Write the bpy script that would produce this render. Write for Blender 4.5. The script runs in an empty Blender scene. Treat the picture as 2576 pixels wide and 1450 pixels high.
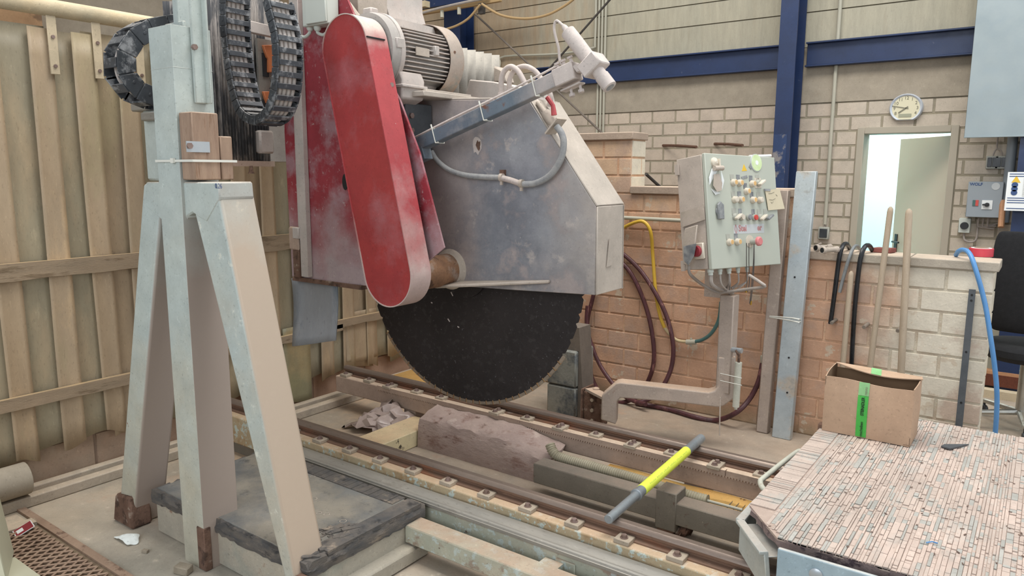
import bpy, math, random
from mathutils import Vector, Matrix, Euler
V = Vector
rnd = random.Random(7)
sc = bpy.context.scene
C = sc.collection
PI = math.pi
# ------------------------------------------------------------------ camera
FPX, PITCH, ROLL, YAW, EYE = 1850.0, math.radians(9.0), math.radians(0.22), math.radians(36.0), 1.65
Fw = V((-math.sin(YAW), math.cos(YAW), 0)); Rw = V((math.cos(YAW), math.sin(YAW), 0)); Uw = V((0, 0, 1))
cw = math.cos(PITCH)*Fw - math.sin(PITCH)*Uw
u0 = math.sin(PITCH)*Fw + math.cos(PITCH)*Uw
cx = math.cos(ROLL)*Rw + math.sin(ROLL)*u0
cu = -math.sin(ROLL)*Rw + math.cos(ROLL)*u0
O = V((0, 0, EYE))
cam_d = bpy.data.cameras.new('camera'); cam = bpy.data.objects.new('camera', cam_d); C.objects.link(cam)
cam.matrix_world = Matrix(((cx.x, cu.x, -cw.x, O.x), (cx.y, cu.y, -cw.y, O.y), (cx.z, cu.z, -cw.z, O.z), (0, 0, 0, 1)))
cam_d.sensor_fit = 'HORIZONTAL'; cam_d.sensor_width = 36; cam_d.lens = FPX/2576*36; cam_d.clip_end = 60
sc.camera = cam
# ------------------------------------------------------------------ world, lights, exposure
w = bpy.data.worlds.new('daylight'); sc.world = w; w.use_nodes = True
w.node_tree.nodes['Background'].inputs[0].default_value = (0.90, 0.94, 0.98, 1)
w.node_tree.nodes['Background'].inputs[1].default_value = 0.62
def area(name, loc, target, sx, sy, power, col):
    l = bpy.data.lights.new(name, 'AREA'); l.shape = 'RECTANGLE'; l.size = sx; l.size_y = sy; l.energy = power; l.color = col
    o = bpy.data.objects.new(name, l); C.objects.link(o); o.location = loc
    o.rotation_euler = (V(target)-V(loc)).to_track_quat('-Z', 'Y').to_euler(); return o
area('roof_light', (-2.2, 2.6, 6.6), (-2.2, 2.7, 0), 5.0, 2.5, 330, (1.0, 0.95, 0.87))
area('roof_light', (0.6, 4.2, 6.4), (0.4, 4.6, 0), 3.0, 2.5, 120, (0.97, 0.98, 1.0))
area('gate_daylight', (-0.5, -4.5, 3.4), (-2.6, 2.6, 1.2), 5.0, 3.2, 165, (0.92, 0.96, 1.0))
area('side_window', (4.6, 3.6, 3.0), (-1.5, 4.2, 1.2), 3.0, 2.2, 60, (0.9, 0.96, 1.0))
sc.view_settings.view_transform = 'Standard'; sc.view_settings.look = 'None'
sc.view_settings.exposure = 0.12; sc.view_settings.gamma = 1; sc.view_settings.use_curve_mapping = False

# ------------------------------------------------------------------ pixel -> point on a real plane of the place
def ray(px, py): return cw + cx*((px-1288)/FPX) + cu*((725-py)/FPX)
def PX(px, py, X): d = ray(px, py); return O + d*(X/d.x)
def PY(px, py, Y): d = ray(px, py); return O + d*(Y/d.y)
def PZ(px, py, z): d = ray(px, py); return O + d*((z-EYE)/d.z)
def PP(px, py, p0, n): d = ray(px, py); return O + d*((p0-O).dot(n)/d.dot(n))

# ------------------------------------------------------------------ materials
def H(h):
    c = [int(h[i:i+2], 16)/255 for i in (0, 2, 4)]
    return tuple([(x/12.92 if x <= 0.04045 else ((x+0.055)/1.055)**2.4) for x in c]+[1])
def M(name, base, var=None, vs=5, rough=0.8, metal=0.0, bump=0.2, bs=55, spots=(), dust=None, grads=(), stretch=(1, 1, 1), tone=False, emit=0, trans=0.0, coat=0.0, sprayed=None):
    m = bpy.data.materials.new(name); m.use_nodes = True; nt = m.node_tree; N = nt.nodes; L = nt.links
    b = N['Principled BSDF']; geo = N.new('ShaderNodeNewGeometry')
    mp = N.new('ShaderNodeMapping'); mp.inputs['Scale'].default_value = stretch; L.new(geo.outputs['Position'], mp.inputs['Vector'])
    pos = mp.outputs[0]
    def noise(s, det=5, ro=0.6):
        n = N.new('ShaderNodeTexNoise'); n.inputs['Scale'].default_value = s; n.inputs['Detail'].default_value = det; n.inputs['Roughness'].default_value = ro
        L.new(pos, n.inputs['Vector']); return n.outputs['Fac']
    def mix(f, a, c):
        x = N.new('ShaderNodeMix'); x.data_type = 'RGBA'
        if hasattr(f, 'node'): L.new(f, x.inputs[0])
        else: x.inputs[0].default_value = f
        for s, v in ((6, a), (7, c)):
            if hasattr(v, 'node'): L.new(v, x.inputs[s])
            else: x.inputs[s].default_value = v
        return x.outputs[2]
    def rng(v, a, c, lo=0.0, hi=1.0):
        r = N.new('ShaderNodeMapRange'); L.new(v, r.inputs[0]); r.inputs[1].default_value = a; r.inputs[2].default_value = c
        r.inputs[3].default_value = lo; r.inputs[4].default_value = hi; return r.outputs[0]
    def mul(a, k):
        x = N.new('ShaderNodeMath'); x.operation = 'MULTIPLY'; L.new(a, x.inputs[0])
        if hasattr(k, 'node'): L.new(k, x.inputs[1])
        else: x.inputs[1].default_value = k
        return x.outputs[0]
    def add(a, k):
        x = N.new('ShaderNodeMath'); x.operation = 'ADD'; L.new(a, x.inputs[0]); L.new(k, x.inputs[1]); return x.outputs[0]
    col = H(base)
    if var: col = mix(rng(noise(vs), 0.35, 0.65), col, H(var))
    sep = N.new('ShaderNodeSeparateXYZ'); L.new(geo.outputs['Position'], sep.inputs[0])
    for (ax, a, c, hexc, amt) in grads:          # stains and paint that belong to one stretch of the thing
        t = add(sep.outputs[ax], mul(rng(noise(4), 0.3, 0.7, -1, 1), abs(c-a)*0.4))
        col = mix(mul(rng(t, a, c), amt), col, H(hexc))
    for (hexc, s, lo, hi, amt) in spots:
        col = mix(mul(rng(noise(s, 8, 0.65), lo, hi), amt), col, H(hexc))
    if dust:
        sn = N.new('ShaderNodeSeparateXYZ'); L.new(geo.outputs['Normal'], sn.inputs[0])
        d = mul(rng(sn.outputs[2], 0.45, 0.9), rng(noise(9), 0.3, 0.6, 0.4, 1.0))
        col = mix(mul(d, dust[1]), col, H(dust[0]))
    if bump >= 0.08:            # everyday grime: cloudy patches and fine specks
        gr = N.new('ShaderNodeHueSaturation'); L.new(col, gr.inputs['Color']) if hasattr(col, 'node') else setattr(gr.inputs['Color'], 'default_value', col)
        g1 = rng(noise(7, 8, 0.7), 0.3, 0.7, 0.86, 1.12); g2 = rng(noise(95, 3, 0.6), 0.60, 0.74, 1.0, 0.72); g3 = rng(noise(70, 3, 0.6), 0.62, 0.76, 1.0, 1.25)
        L.new(mul(mul(g1, g2), g3), gr.inputs['Value']); col = gr.outputs[0]
    if sprayed:  # +X faces: their pinkish-grey shade painted into the colour by normal and height
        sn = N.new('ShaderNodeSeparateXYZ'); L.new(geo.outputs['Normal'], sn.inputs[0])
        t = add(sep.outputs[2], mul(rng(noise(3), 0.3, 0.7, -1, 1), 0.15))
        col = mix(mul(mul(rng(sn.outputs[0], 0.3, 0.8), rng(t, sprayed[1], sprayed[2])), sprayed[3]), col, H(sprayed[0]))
    if tone:
        at = N.new('ShaderNodeAttribute'); at.attribute_name = 'tone'
        hs = N.new('ShaderNodeHueSaturation'); L.new(col, hs.inputs['Color']); L.new(at.outputs['Fac'], hs.inputs['Value']); col = hs.outputs[0]
    if hasattr(col, 'node'): L.new(col, b.inputs['Base Color'])
    else: b.inputs['Base Color'].default_value = col
    b.inputs['Metallic'].default_value = metal
    L.new(rng(noise(vs*2), 0.3, 0.7, max(rough-0.1, 0.03), min(rough+0.1, 1)), b.inputs['Roughness'])
    if bump:
        bp = N.new('ShaderNodeBump'); bp.inputs['Strength'].default_value = min(1, bump); bp.inputs['Distance'].default_value = 0.004*max(1, bump)
        L.new(noise(bs, 7, 0.65), bp.inputs['Height']); L.new(bp.outputs[0], b.inputs['Normal'])
    if trans: b.inputs['Transmission Weight'].default_value = trans
    if coat: b.inputs['Coat Weight'].default_value = coat
    if emit:
        b.inputs['Emission Color'].default_value = H(base); b.inputs['Emission Strength'].default_value = emit
    return m
DUST = 'CDB5A0'
mt = {}
def MM(k, *a, **kw): mt[k] = M(k, *a, **kw); return mt[k]
MM('floor_dust', 'A09384', 'B09C88', 1.3, 0.9, bump=0.3, bs=40, spots=[('8F8B80', 1.1, 0.48, 0.62, 0.7), ('B98E72', 2.3, 0.6, 0.72, 0.5), ('CBBFAE', 14, 0.62, 0.7, 0.5), ('5E5850', 60, 0.72, 0.76, 0.7)],
   grads=[(0, -3.1, -3.9, 'CDAF8F', 0.8), (1, 2.3, 1.6, 'A9A79C', 0.6)])
MM('brick_orange', 'C29A7E', 'C8A288', 3, 0.88, bump=0.5, bs=70, tone=True,
   spots=[('B39A8A', 2.2, 0.50, 0.60, 0.7), ('C8BAA6', 5.5, 0.595, 0.615, 0.8), ('B5845C', 1.6, 0.56, 0.68, 0.6)],
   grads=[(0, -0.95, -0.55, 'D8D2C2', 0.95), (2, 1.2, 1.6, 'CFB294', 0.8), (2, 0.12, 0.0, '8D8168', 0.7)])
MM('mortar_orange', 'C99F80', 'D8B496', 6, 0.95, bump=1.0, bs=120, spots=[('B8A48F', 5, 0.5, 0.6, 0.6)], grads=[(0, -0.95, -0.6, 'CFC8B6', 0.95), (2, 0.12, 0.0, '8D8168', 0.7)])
MM('brick_pale', 'D9D0BC', 'CFC8B8', 4, 0.88, bump=0.4, bs=70, tone=True)
MM('brick_back', 'BCAE9D', 'B4A799', 2, 0.9, bump=0.35, bs=80, tone=True, grads=[(0, -1.9, -1.2, 'BDB4A5', 0.6)])
MM('mortar_back', '99907C', '8D8676', 6, 0.95, bump=0.7, bs=90)
MM('plaster', 'A09686', '988F80', 1.5, 0.9, bump=0.2, bs=40, spots=[('8E8271', 2, 0.6, 0.75, 0.5), ('7A7064', 30, 0.72, 0.76, 0.5)])
MM('siding', 'A59F8C', '9F9B8A', 1.2, 0.7, bump=0.1, tone=True, stretch=(3, 3, .5), spots=[('9A8E78', 2.5, 0.58, 0.75, 0.5)], grads=[(0, -3.9, -5.2, 'A3886A', 0.65)])
MM('concrete', 'A79C8C', 'B5A898', 3, 0.92, bump=0.8, bs=60, spots=[('8C8478', 8, 0.55, 0.7, 0.6)], dust=('CDBCA6', 0.9))
MM('concrete_cap', 'A08F80', 'AA9888', 4, 0.9, bump=0.5, bs=70, dust=('D2BDA8', 0.7), grads=[(0, -1.3, -.7, 'AAA598', 0.7)], spots=[('6E665E', 40, 0.7, 0.74, 0.7)])
MM('blue_steel', '1F3156', '1B2C4E', 2, 0.45, bump=0.08, spots=[('7E7F86', 10, 0.66, 0.72, 0.5)])
MM('blue_dusty', '22365C', '253A60', 2, 0.5, bump=0.1, spots=[('85817F', 6, 0.50, 0.56, 0.9)])
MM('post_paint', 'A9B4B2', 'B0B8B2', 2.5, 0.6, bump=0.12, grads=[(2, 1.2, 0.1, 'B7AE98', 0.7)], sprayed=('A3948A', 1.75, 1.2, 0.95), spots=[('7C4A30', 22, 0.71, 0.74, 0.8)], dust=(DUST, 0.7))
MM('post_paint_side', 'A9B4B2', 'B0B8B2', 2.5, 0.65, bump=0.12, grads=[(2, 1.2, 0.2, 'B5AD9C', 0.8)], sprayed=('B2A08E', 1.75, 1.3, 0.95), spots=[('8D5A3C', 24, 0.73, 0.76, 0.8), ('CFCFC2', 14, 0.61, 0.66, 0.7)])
MM('rust', '664C3E', '7A6052', 12, 0.95, bump=1.0, bs=90, spots=[('3A2A22', 18, 0.5, 0.62, 0.8), ('A89A8C', 14, 0.6, 0.68, 0.7)])
MM('slab_black', '5C5E5F', '6E6F6D', 3.5, 0.75, bump=0.35, bs=50, spots=[('8B8477', 2.2, 0.42, 0.6, 0.85), ('33353A', 9, 0.60, 0.7, 0.7), ('BDB3A2', 40, 0.72, 0.75, 0.8)])
MM('slab_rim', '4A4A4B', '6A635C', 10, 0.9, bump=1.0, bs=60, stretch=(1, 1, 3), spots=[('2A2A2C', 12, 0.55, 0.65, 0.8), ('9A8C7C', 9, 0.58, 0.68, 0.7)])
MM('slab_side', 'A09A8D', 'AEA595', 3, 0.9, bump=0.6, bs=50, spots=[('7C5B45', 7, 0.62, 0.70, 0.8), ('8A9087', 2.5, 0.5, 0.62, 0.7), ('5A4C40', 30, 0.68, 0.73, 0.6)])
MM('track_paint', 'AA9C80', 'B49F80', 3, 0.75, bump=0.4, bs=60, spots=[('9A7B55', 6, 0.52, 0.64, 0.8), ('B9CBC8', 28, 0.55, 0.60, 0.75), ('6E5A40', 14, 0.63, 0.7, 0.7)], dust=('BFA58A', 0.95))
MM('beam_dusty', 'A38E80', 'B09A8A', 3, 0.85, bump=0.3, bs=60, spots=[('7C6C62', 5, 0.58, 0.7, 0.6), ('5C3F30', 26, 0.68, 0.73, 0.8)], dust=('D0BAA2', 0.9))
MM('rail_steel', '6C5446', '7A6050', 6, 0.65, metal=0.15, bump=0.3, stretch=(.3, 1, 1), spots=[('8E5B40', 9, 0.55, 0.66, 0.6), ('A79C94', 24, 0.66, 0.72, 0.6)])
MM('rail_top', '87796F', '7A6C63', 8, 0.4, metal=0.45, bump=0.15, stretch=(.3, 1, 1), spots=[('A79C94', 20, 0.62, 0.7, 0.6)])
MM('clip_steel', 'A69A8A', 'B3A593', 8, 0.7, metal=0.2, bump=0.2)
MM('bolt_steel', '7E6A60', '93807A', 20, 0.5, metal=0.5, bump=0.1)
MM('steel_grey', '8E8C86', '9C9890', 4, 0.5, metal=0.4, bump=0.15, spots=[('6A635A', 8, 0.6, 0.7, 0.6)], stretch=(.3, 1, 1))
MM('mint_paint', 'A3A798', 'AFAA98', 5, 0.75, bump=0.5, spots=[('86695A', 9, 0.55, 0.64, 0.7), ('B9C9C9', 24, 0.56, 0.6, 0.6), ('5A4034', 22, 0.66, 0.7, 0.8)], dust=('A8937F', 0.95))
MM('cream_paint', 'D6C9A0', 'CFC0A0', 3, 0.7, bump=0.2, spots=[('2A211C', 11, 0.635, 0.66, 0.95)], dust=('D8BC98', 0.9))
MM('gypsum', 'A08C84', 'B09C92', 4, 0.95, bump=2.0, bs=18, stretch=(1, 1, 2.6), spots=[('7A5E54', 7, 0.55, 0.66, 0.8), ('57443C', 14, 0.64, 0.7, 0.7), ('C4B2A8', 9, 0.6, 0.7, 0.7)])
MM('dark_beam', '6F6A60', '7A7368', 3, 0.8, bump=0.3, spots=[('9A9284', 30, 0.68, 0.72, 0.8), ('5A3B2E', 18, 0.62, 0.68, 0.8)], dust=('86776A', 0.8))
MM('red_paint', 'A03736', '963232', 2.5, 0.55, bump=0.15, spots=[('A5787E', 2.6, 0.50, 0.72, 0.6), ('8E2C30', 5, .5, .7, .5), ('C9AAA6', 36, 0.68, 0.73, 0.7)])
MM('red_band', 'AE474B', 'A24044', 3, 0.55, bump=0.12, spots=[('B9A09E', 3.0, 0.5, 0.7, 0.5), ('CDB9B2', 30, 0.68, 0.73, 0.7)], dust=('C9BBAE', 0.9), grads=[(2, 1.45, 1.2, 'BBA8A2', 0.95), (2, 2.2, 2.29, 'C6BAB0', 0.9)])
MM('red_panel', '92303A', '8A2C36', 2.5, 0.55, bump=0.2, bs=40, spots=[('A8949A', 4.5, 0.48, 0.62, 0.6), ('C0B4B2', 32, 0.6, 0.68, 0.6)], grads=[(2, 1.55, 1.1, 'AFA4A6', 0.85)])
MM('guard_grey', '8F9197', '989A9E', 2.2, 0.55, metal=0.15, bump=0.25, bs=40, spots=[('72767E', 2.0, 0.46, 0.60, 0.8), ('A89C98', 4, 0.54, 0.64, 0.8), ('BBB2AC', 9, 0.60, 0.68, 0.7), ('CBC7C2', 34, 0.67, 0.71, 0.6)],
   grads=[(2, 1.3, 1.02, 'AFA49E', 0.85), (2, 1.85, 2.05, 'B0A29A', 0.8), (0, -1.9, -1.6, 'ADA49C', 0.8), (0, -2.15, -2.3, 'AA9E9A', 0.7)], dust=('C5B8AC', 0.9))
MM('guard_edge', 'ABA298', 'B5ABA0', 4, 0.7, bump=0.2)
MM('blade_black', '2A2627', '332E2E', 3, 0.55, metal=0.35, bump=0.25, bs=80, spots=[('3E3A3A', 26, 0.55, 0.62, 0.7), ('8E8C90', 80, 0.65, 0.70, 0.6)])
MM('tooth_steel', '9A8E80', 'AFA090', 30, 0.4, metal=0.7, bump=0.1)
MM('tooth_gold', 'C09A70', 'A88460', 30, 0.45, metal=0.6, bump=0.1)
MM('motor_paint', 'B1ABA6', 'BBAFA8', 6, 0.7, bump=0.15, dust=('CFC4BA', 0.85))
MM('motor_dark', 'A09B96', 'A8A39E', 5, 0.75, bump=0.1)
MM('cowl_paint', 'B0A297', 'A5998F', 4, 0.6, bump=0.2, metal=.1, spots=[('9A7048', 7, 0.50, 0.66, 0.7), ('7F8F8C', 6, 0.56, 0.66, 0.8), ('5A4030', 34, 0.7, 0.74, 0.7)])
MM('white_dust', 'BDB3AE', 'C6BCB6', 9, 0.9, bump=0.3, bs=80)
MM('arm_blue', '66737E', '5E6A76', 3, 0.5, bump=0.2, spots=[('8F9090', 4, 0.5, 0.62, 0.7), ('6B4632', 7, 0.60, 0.655, 0.9)], grads=[(0, -1.95, -1.75, 'B3AAA6', 0.9)], dust=('BDB2A8', 0.95))
MM('rust_shaft', '7A5A44', '8F6B50', 14, 0.9, bump=1.2, bs=70, spots=[('A79A90', 6, 0.52, 0.62, 0.6), ('4A3428', 16, 0.58, 0.66, 0.8)])
MM('hose_grey', '9C9C9B', '8A8C8E', 30, 0.8, bump=0.5, bs=220)
MM('hose_dusty', 'BEB2AB', 'B2A8A2', 12, 0.85, bump=0.2)
MM('rubber_flap', '87909A', '96989C', 3, 0.6, bump=0.2, stretch=(1, 1, .25), spots=[('5F6F7E', 5, 0.52, 0.64, 0.8), ('A8A49F', 4, 0.56, 0.68, 0.6)])
MM('bellows_black', '3A3C40', '55565A', 9, 0.7, bump=0.3, stretch=(1, 1, .25), spots=[('A39C97', 14, 0.46, 0.58, 0.9)])
MM('bellows_grey', 'A8A39A', 'B3ADA3', 5, 0.75, bump=0.1)
MM('chain_black', '2F3338', '41464C', 9, 0.5, bump=0.15, spots=[('9A9C9E', 14, 0.52, 0.64, 0.75)], dust=('A9A6A2', .7))
MM('chain_cable', 'A8A09A', 'B6AEA8', 10, 0.7, bump=0.1)
MM('grey_plastic', 'C3C8C0', 'BCC2BB', 3, 0.55, bump=0.03)
MM('cabinet_paint', 'AEB4A9', 'B5B9AD', 2, 0.5, bump=0.04, coat=.1)
MM('cabinet_side', 'B5AAA0', 'BCB0A5', 3, 0.75, bump=0.08)
MM('galv_trunk', 'A3AEB4', 'B0B8BA', 3, 0.5, metal=0.15, bump=0.15, spots=[('B5A897', 4, 0.55, 0.64, 0.8), ('8A8F90', 8, 0.62, 0.7, 0.6)])
MM('sheet_galv', '8C989C', '98A3A6', 7, 0.5, metal=0.3, bump=0.05)
MM('arm_dusty', 'A79A90', 'B0A195', 4, 0.85, bump=0.4, spots=[('C9BDB0', 26, 0.63, 0.68, 0.7), ('7B5040', 11, 0.68, 0.72, 0.8)], dust=('C7AE98', 0.95))
MM('orange_plastic', 'C9794C', 'B96E46', 6, 0.6, bump=0.05)
MM('yellow_sticker', 'E0B93C', None, rough=0.5, bump=0)
MM('green_sticker', 'C6DBA0', 'D6E6C0', 20, 0.4, bump=0)
MM('amber_cap', 'D8B078', 'CFA86F', 12, 0.5, bump=0.05)
MM('ivory_ring', 'D3CABA', 'C8BFB0', 14, 0.6, bump=0.05)
MM('red_cap', 'C2403C', 'C95048', 12, 0.4, bump=0.05)
MM('pink_cap', 'CC7A7C', 'D08C8A', 14, 0.5, bump=0.05)
MM('black_plastic', '202226', '2B2D30', 10, 0.5, bump=0.05)
MM('knob_grey', '6A6E74', '9A9C9C', 18, 0.5, bump=0.1)
MM('paper', 'D2C7AC', 'CBC0A6', 4, 0.8, bump=0.03)
MM('paper_white', 'E8ECEC', None, rough=0.6, bump=0)
MM('label_white', 'B9BEC0', 'C3C6C6', 6, 0.6, bump=0)
MM('ink_red', 'B98888', 'AE7674', 20, 0.7, bump=0)
MM('ink_black', '16181A', None, rough=0.6, bump=0)
MM('ink_grey', '7C7A6A', None, rough=0.7, bump=0)
MM('ink_blue', '37507C', None, rough=0.6, bump=0)
MM('cardboard', 'B2957C', 'B89C84', 3, 0.85, bump=0.08, spots=[('A88661', 2.2, 0.55, 0.68, 0.5), ('CDB094', 4, 0.6, 0.72, 0.5)])
MM('cardboard_in', '8A7158', '7E6750', 4, 0.9, bump=0.05)
MM('tape_green', '3FAE45', '48B54C', 12, 0.35, bump=0.08)
MM('tape_green_faded', '7FB97A', '8BBF86', 12, 0.4, bump=0.08)
MM('slats_grey', 'A8A6A0', '9E9D97', 8, 0.85, bump=0.5, bs=80, tone=True)
MM('crumb', '5E4C44', '7E6A60', 30, 0.9, bump=0)
MM('grate_bed', '84745F', '7A6A58', 9, 1.0, bump=0.6)
MM('slat_bed', 'A8958A', 'B2A094', 9, 0.95, bump=0.8)
MM('slats', 'BBABA0', 'B1A298', 5, 0.9, bump=0.6, bs=80, tone=True, stretch=(1, .5, 1), spots=[('A3A29C', 8, 0.52, 0.60, 0.75), ('CDB8AC', 3, 0.48, 0.62, 0.6), ('7E675C', 40, 0.68, 0.72, 0.6)])
MM('slat_edge', '7E6C68', '988682', 12, 0.95, bump=1.5, bs=50, spots=[('4A3C42', 14, 0.52, 0.6, 0.9)])
MM('table_under', '4E4C4A', '6A6460', 6, 0.9, bump=0.5)
MM('table_frame', 'AAB2B0', 'B7B6AC', 3, 0.55, bump=0.1, metal=.1, dust=('B5AAA0', .7))
MM('table_plate', '94AAB6', 'A0B3BC', 3, 0.45, bump=0.08, metal=.15, dust=('C4BCB0', .8))
MM('handle_paint', 'B4B5A8', 'BDBDB0', 4, 0.5, bump=0.1, spots=[('8A6C5C', 16, 0.66, 0.69, 0.9)])
MM('bar_yellow', 'D9E64A', 'DDEB55', 4, 0.5, bump=0.03, grads=[])
MM('bar_steel', '9AA1A6', '8C949A', 9, 0.4, metal=0.5, bump=0.1, spots=[('B9B4A8', 6, 0.58, 0.7, 0.6)])
MM('hose_red', '5A3338', '472A2E', 16, 0.5, bump=0.15, stretch=(2, 2, .6), spots=[('A0706A', 14, 0.58, 0.66, 0.6)])
MM('hose_yellow', 'D3AE3C', 'C9A53E', 5, 0.5, bump=0.05)
MM('hose_pale', 'C9B68A', 'B9A888', 5, 0.6, bump=0.05)
MM('hose_green', '3F6260', '4C6C68', 8, 0.5, bump=0.05)
MM('hose_blue', '4F86BE', '5A8FC4', 8, 0.45, bump=0.05)
MM('hose_black', '17191C', '23262A', 8, 0.3, bump=0.05)
MM('rubber_trim', '8A8E8E', '7A7E80', 20, 0.4, bump=0.1)
MM('conduit', 'A7A596', 'B0AC9C', 4, 0.6, bump=0.05)
MM('tape_red', 'C23A48', 'C84654', 8, 0.4, bump=0.03)
MM('wood_handle', 'B0A08C', 'A4937E', 6, 0.7, bump=0.2, stretch=(4, 4, .5), grads=[(2, 1.1, .8, 'A99A86', 0.7)])
MM('wood_block', '917866', 'A08874', 5, 0.75, bump=0.5, stretch=(5, 5, .7), spots=[('7C5E48', 9, 0.56, 0.64, 0.7)], dust=('CDBAA6', .9))
MM('wood_batten', '93826C', 'A08C74', 4, 0.85, bump=0.6, stretch=(3, .6, 4), spots=[('6C5A44', 9, 0.56, 0.64, 0.7)], dust=('C9AF88', .9))
MM('wood_red', '8C5048', '7A443E', 8, 0.7, bump=0.2)
MM('dark_strip', '4E5358', '5A5E62', 9, 0.5, metal=0.3, bump=0.1)
MM('peg_steel', '8F877E', '9D948A', 20, 0.5, metal=.4, bump=0.1)
MM('curtain_grey', 'A2977E', '99907A', 1.6, 0.45, bump=0.3, bs=7, stretch=(1, 1.4, .45), spots=[('B8A284', 2.2, 0.48, 0.66, 0.8), ('8C8670', 3.2, 0.58, 0.72, 0.6), ('C4B698', 9, 0.6, 0.7, 0.5), ('D8CDB4', 60, 0.72, 0.75, 0.7)])
MM('curtain_peach', 'B09A7E', 'A8957C', 1.6, 0.5, bump=0.25, bs=8, stretch=(1, 1.4, .45), spots=[('A79A7A', 2.4, 0.53, 0.66, 0.7), ('D2B48C', 3, 0.58, 0.7, 0.5)])
MM('curtain_dark', '84806A', '8E8868', 2.2, 0.5, bump=0.3, bs=8, spots=[('A8946E', 2.6, 0.5, 0.64, 0.8), ('5C5A48', 5, 0.6, 0.7, 0.5)])
MM('rail_cream', 'B9AE94', 'C4B292', 5, 0.7, bump=0.4, dust=('D8C2A0', .95))
MM('bracket_cream', 'C2B296', 'B9AA90', 5, 0.7, bump=0.1)
MM('brick_base', 'A98A74', 'B09078', 3, 0.9, bump=0.5, tone=True, grads=[(1, 2.6, 1.2, 'AFA08C', 0.7)])
MM('mortar_base', '9A8370', '8C7868', 5, 0.95, bump=0.8)
MM('door_leaf', 'BDAC9A', 'C0AF9E', 1.5, 0.55, bump=0.02)
MM('door_frame', 'A29A8A', 'A8A090', 3, 0.55, bump=0.05)
MM('cyan_wall', 'BCE2E4', 'C0E4E6', 1, 0.8, bump=0)
MM('clock_rim', 'C3CBD6', 'C9D0D8', 4, 0.35, bump=0)
MM('clock_face', 'D2CDB0', 'D6D0B4', 4, 0.6, bump=0)
MM('lcd_grey', '9B9C86', None, rough=0.4, bump=0)
MM('switch_grey', 'A3A49B', 'A9AAA0', 4, 0.5, bump=0)
MM('switch_dark', '33383C', '3C4044', 6, 0.4, bump=0)
MM('box_grey', '8E979E', '949CA2', 3, 0.5, bump=0)
MM('chair_black', '17181B', '1E1F22', 40, 0.95, bump=0.4, bs=260)
MM('chrome', 'A9A9A4', 'B5B3AA', 8, 0.3, metal=0.8, bump=0.03)
MM('bristle', '8A4E36', '6E3C2A', 60, 0.95, bump=2.0, bs=150, stretch=(8, 8, 1))
MM('broom_wood', 'B98A66', 'AD7F5C', 6, 0.6, bump=0.1)
MM('rebar', '5E4436', '6E5040', 40, 0.9, bump=1, bs=160)
MM('plaster_dark', '6A625A', '7A7066', 4, 0.9, bump=0.3)
MM('pipe_dusty', 'AA9F92', 'B7ABA0', 8, 0.8, bump=0.2)
MM('grate_rust', 'A58C78', '947C6A', 14, 0.9, bump=0.8, bs=90, spots=[('5C4438', 16, 0.56, 0.64, 0.7), ('B9AA96', 10, 0.58, 0.68, 0.6)])
MM('floor_shade', '5E5246', '4E443A', 4, 1.0, bump=0.5)
MM('sand_yellow', 'BE9A5C', 'C29656', 6, 0.95, bump=0.8, bs=60, spots=[('5A4030', 20, 0.64, 0.68, 0.8)])
MM('block_grey', '8C8C84', '7C7E7A', 3, 0.9, bump=0.5, spots=[('4C5258', 3, 0.48, 0.56, 0.9), ('B5A694', 5, 0.62, 0.7, 0.7)])
MM('corrugated', 'A29A84', '978F7A', 8, 0.6, bump=0.1)
MM('plastic_film', 'B4A39C', 'A8968E', 4, 0.3, bump=0.5, bs=14, coat=.3)
MM('napkin', 'E2E8E6', None, rough=0.9, bump=0.4, bs=30)
MM('stone_bit', '9A9080', '8E8474', 20, 0.9, bump=0.6)
MM('card_red', '8C2F38', None, rough=0.5, bump=0)
MM('board_pale', 'B6B49E', 'B0AE98', 2, 0.7, bump=0.05)
MM('cable_tan', 'A58A62', None, rough=0.7, bump=0)
MM('cable_grey', 'A39A92', '968E88', 20, 0.7, bump=0.05)
MM('black_cord', '45403C', '3A3633', 20, 0.7, bump=0)
MM('brass', 'B08A3A', None, rough=0.35, metal=.8, bump=0)
MM('tie_white', 'D5D5CC', None, rough=0.5, bump=0)
MM('plate_steel', 'AAB2B8', 'B4B8BA', 10, 0.35, metal=.5, bump=0.05)
MM('pillar_brick', 'A0805F', '8F7154', 3, 0.9, bump=0.5, spots=[('5A4838', 4, 0.55, 0.62, 0.7)])

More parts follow.
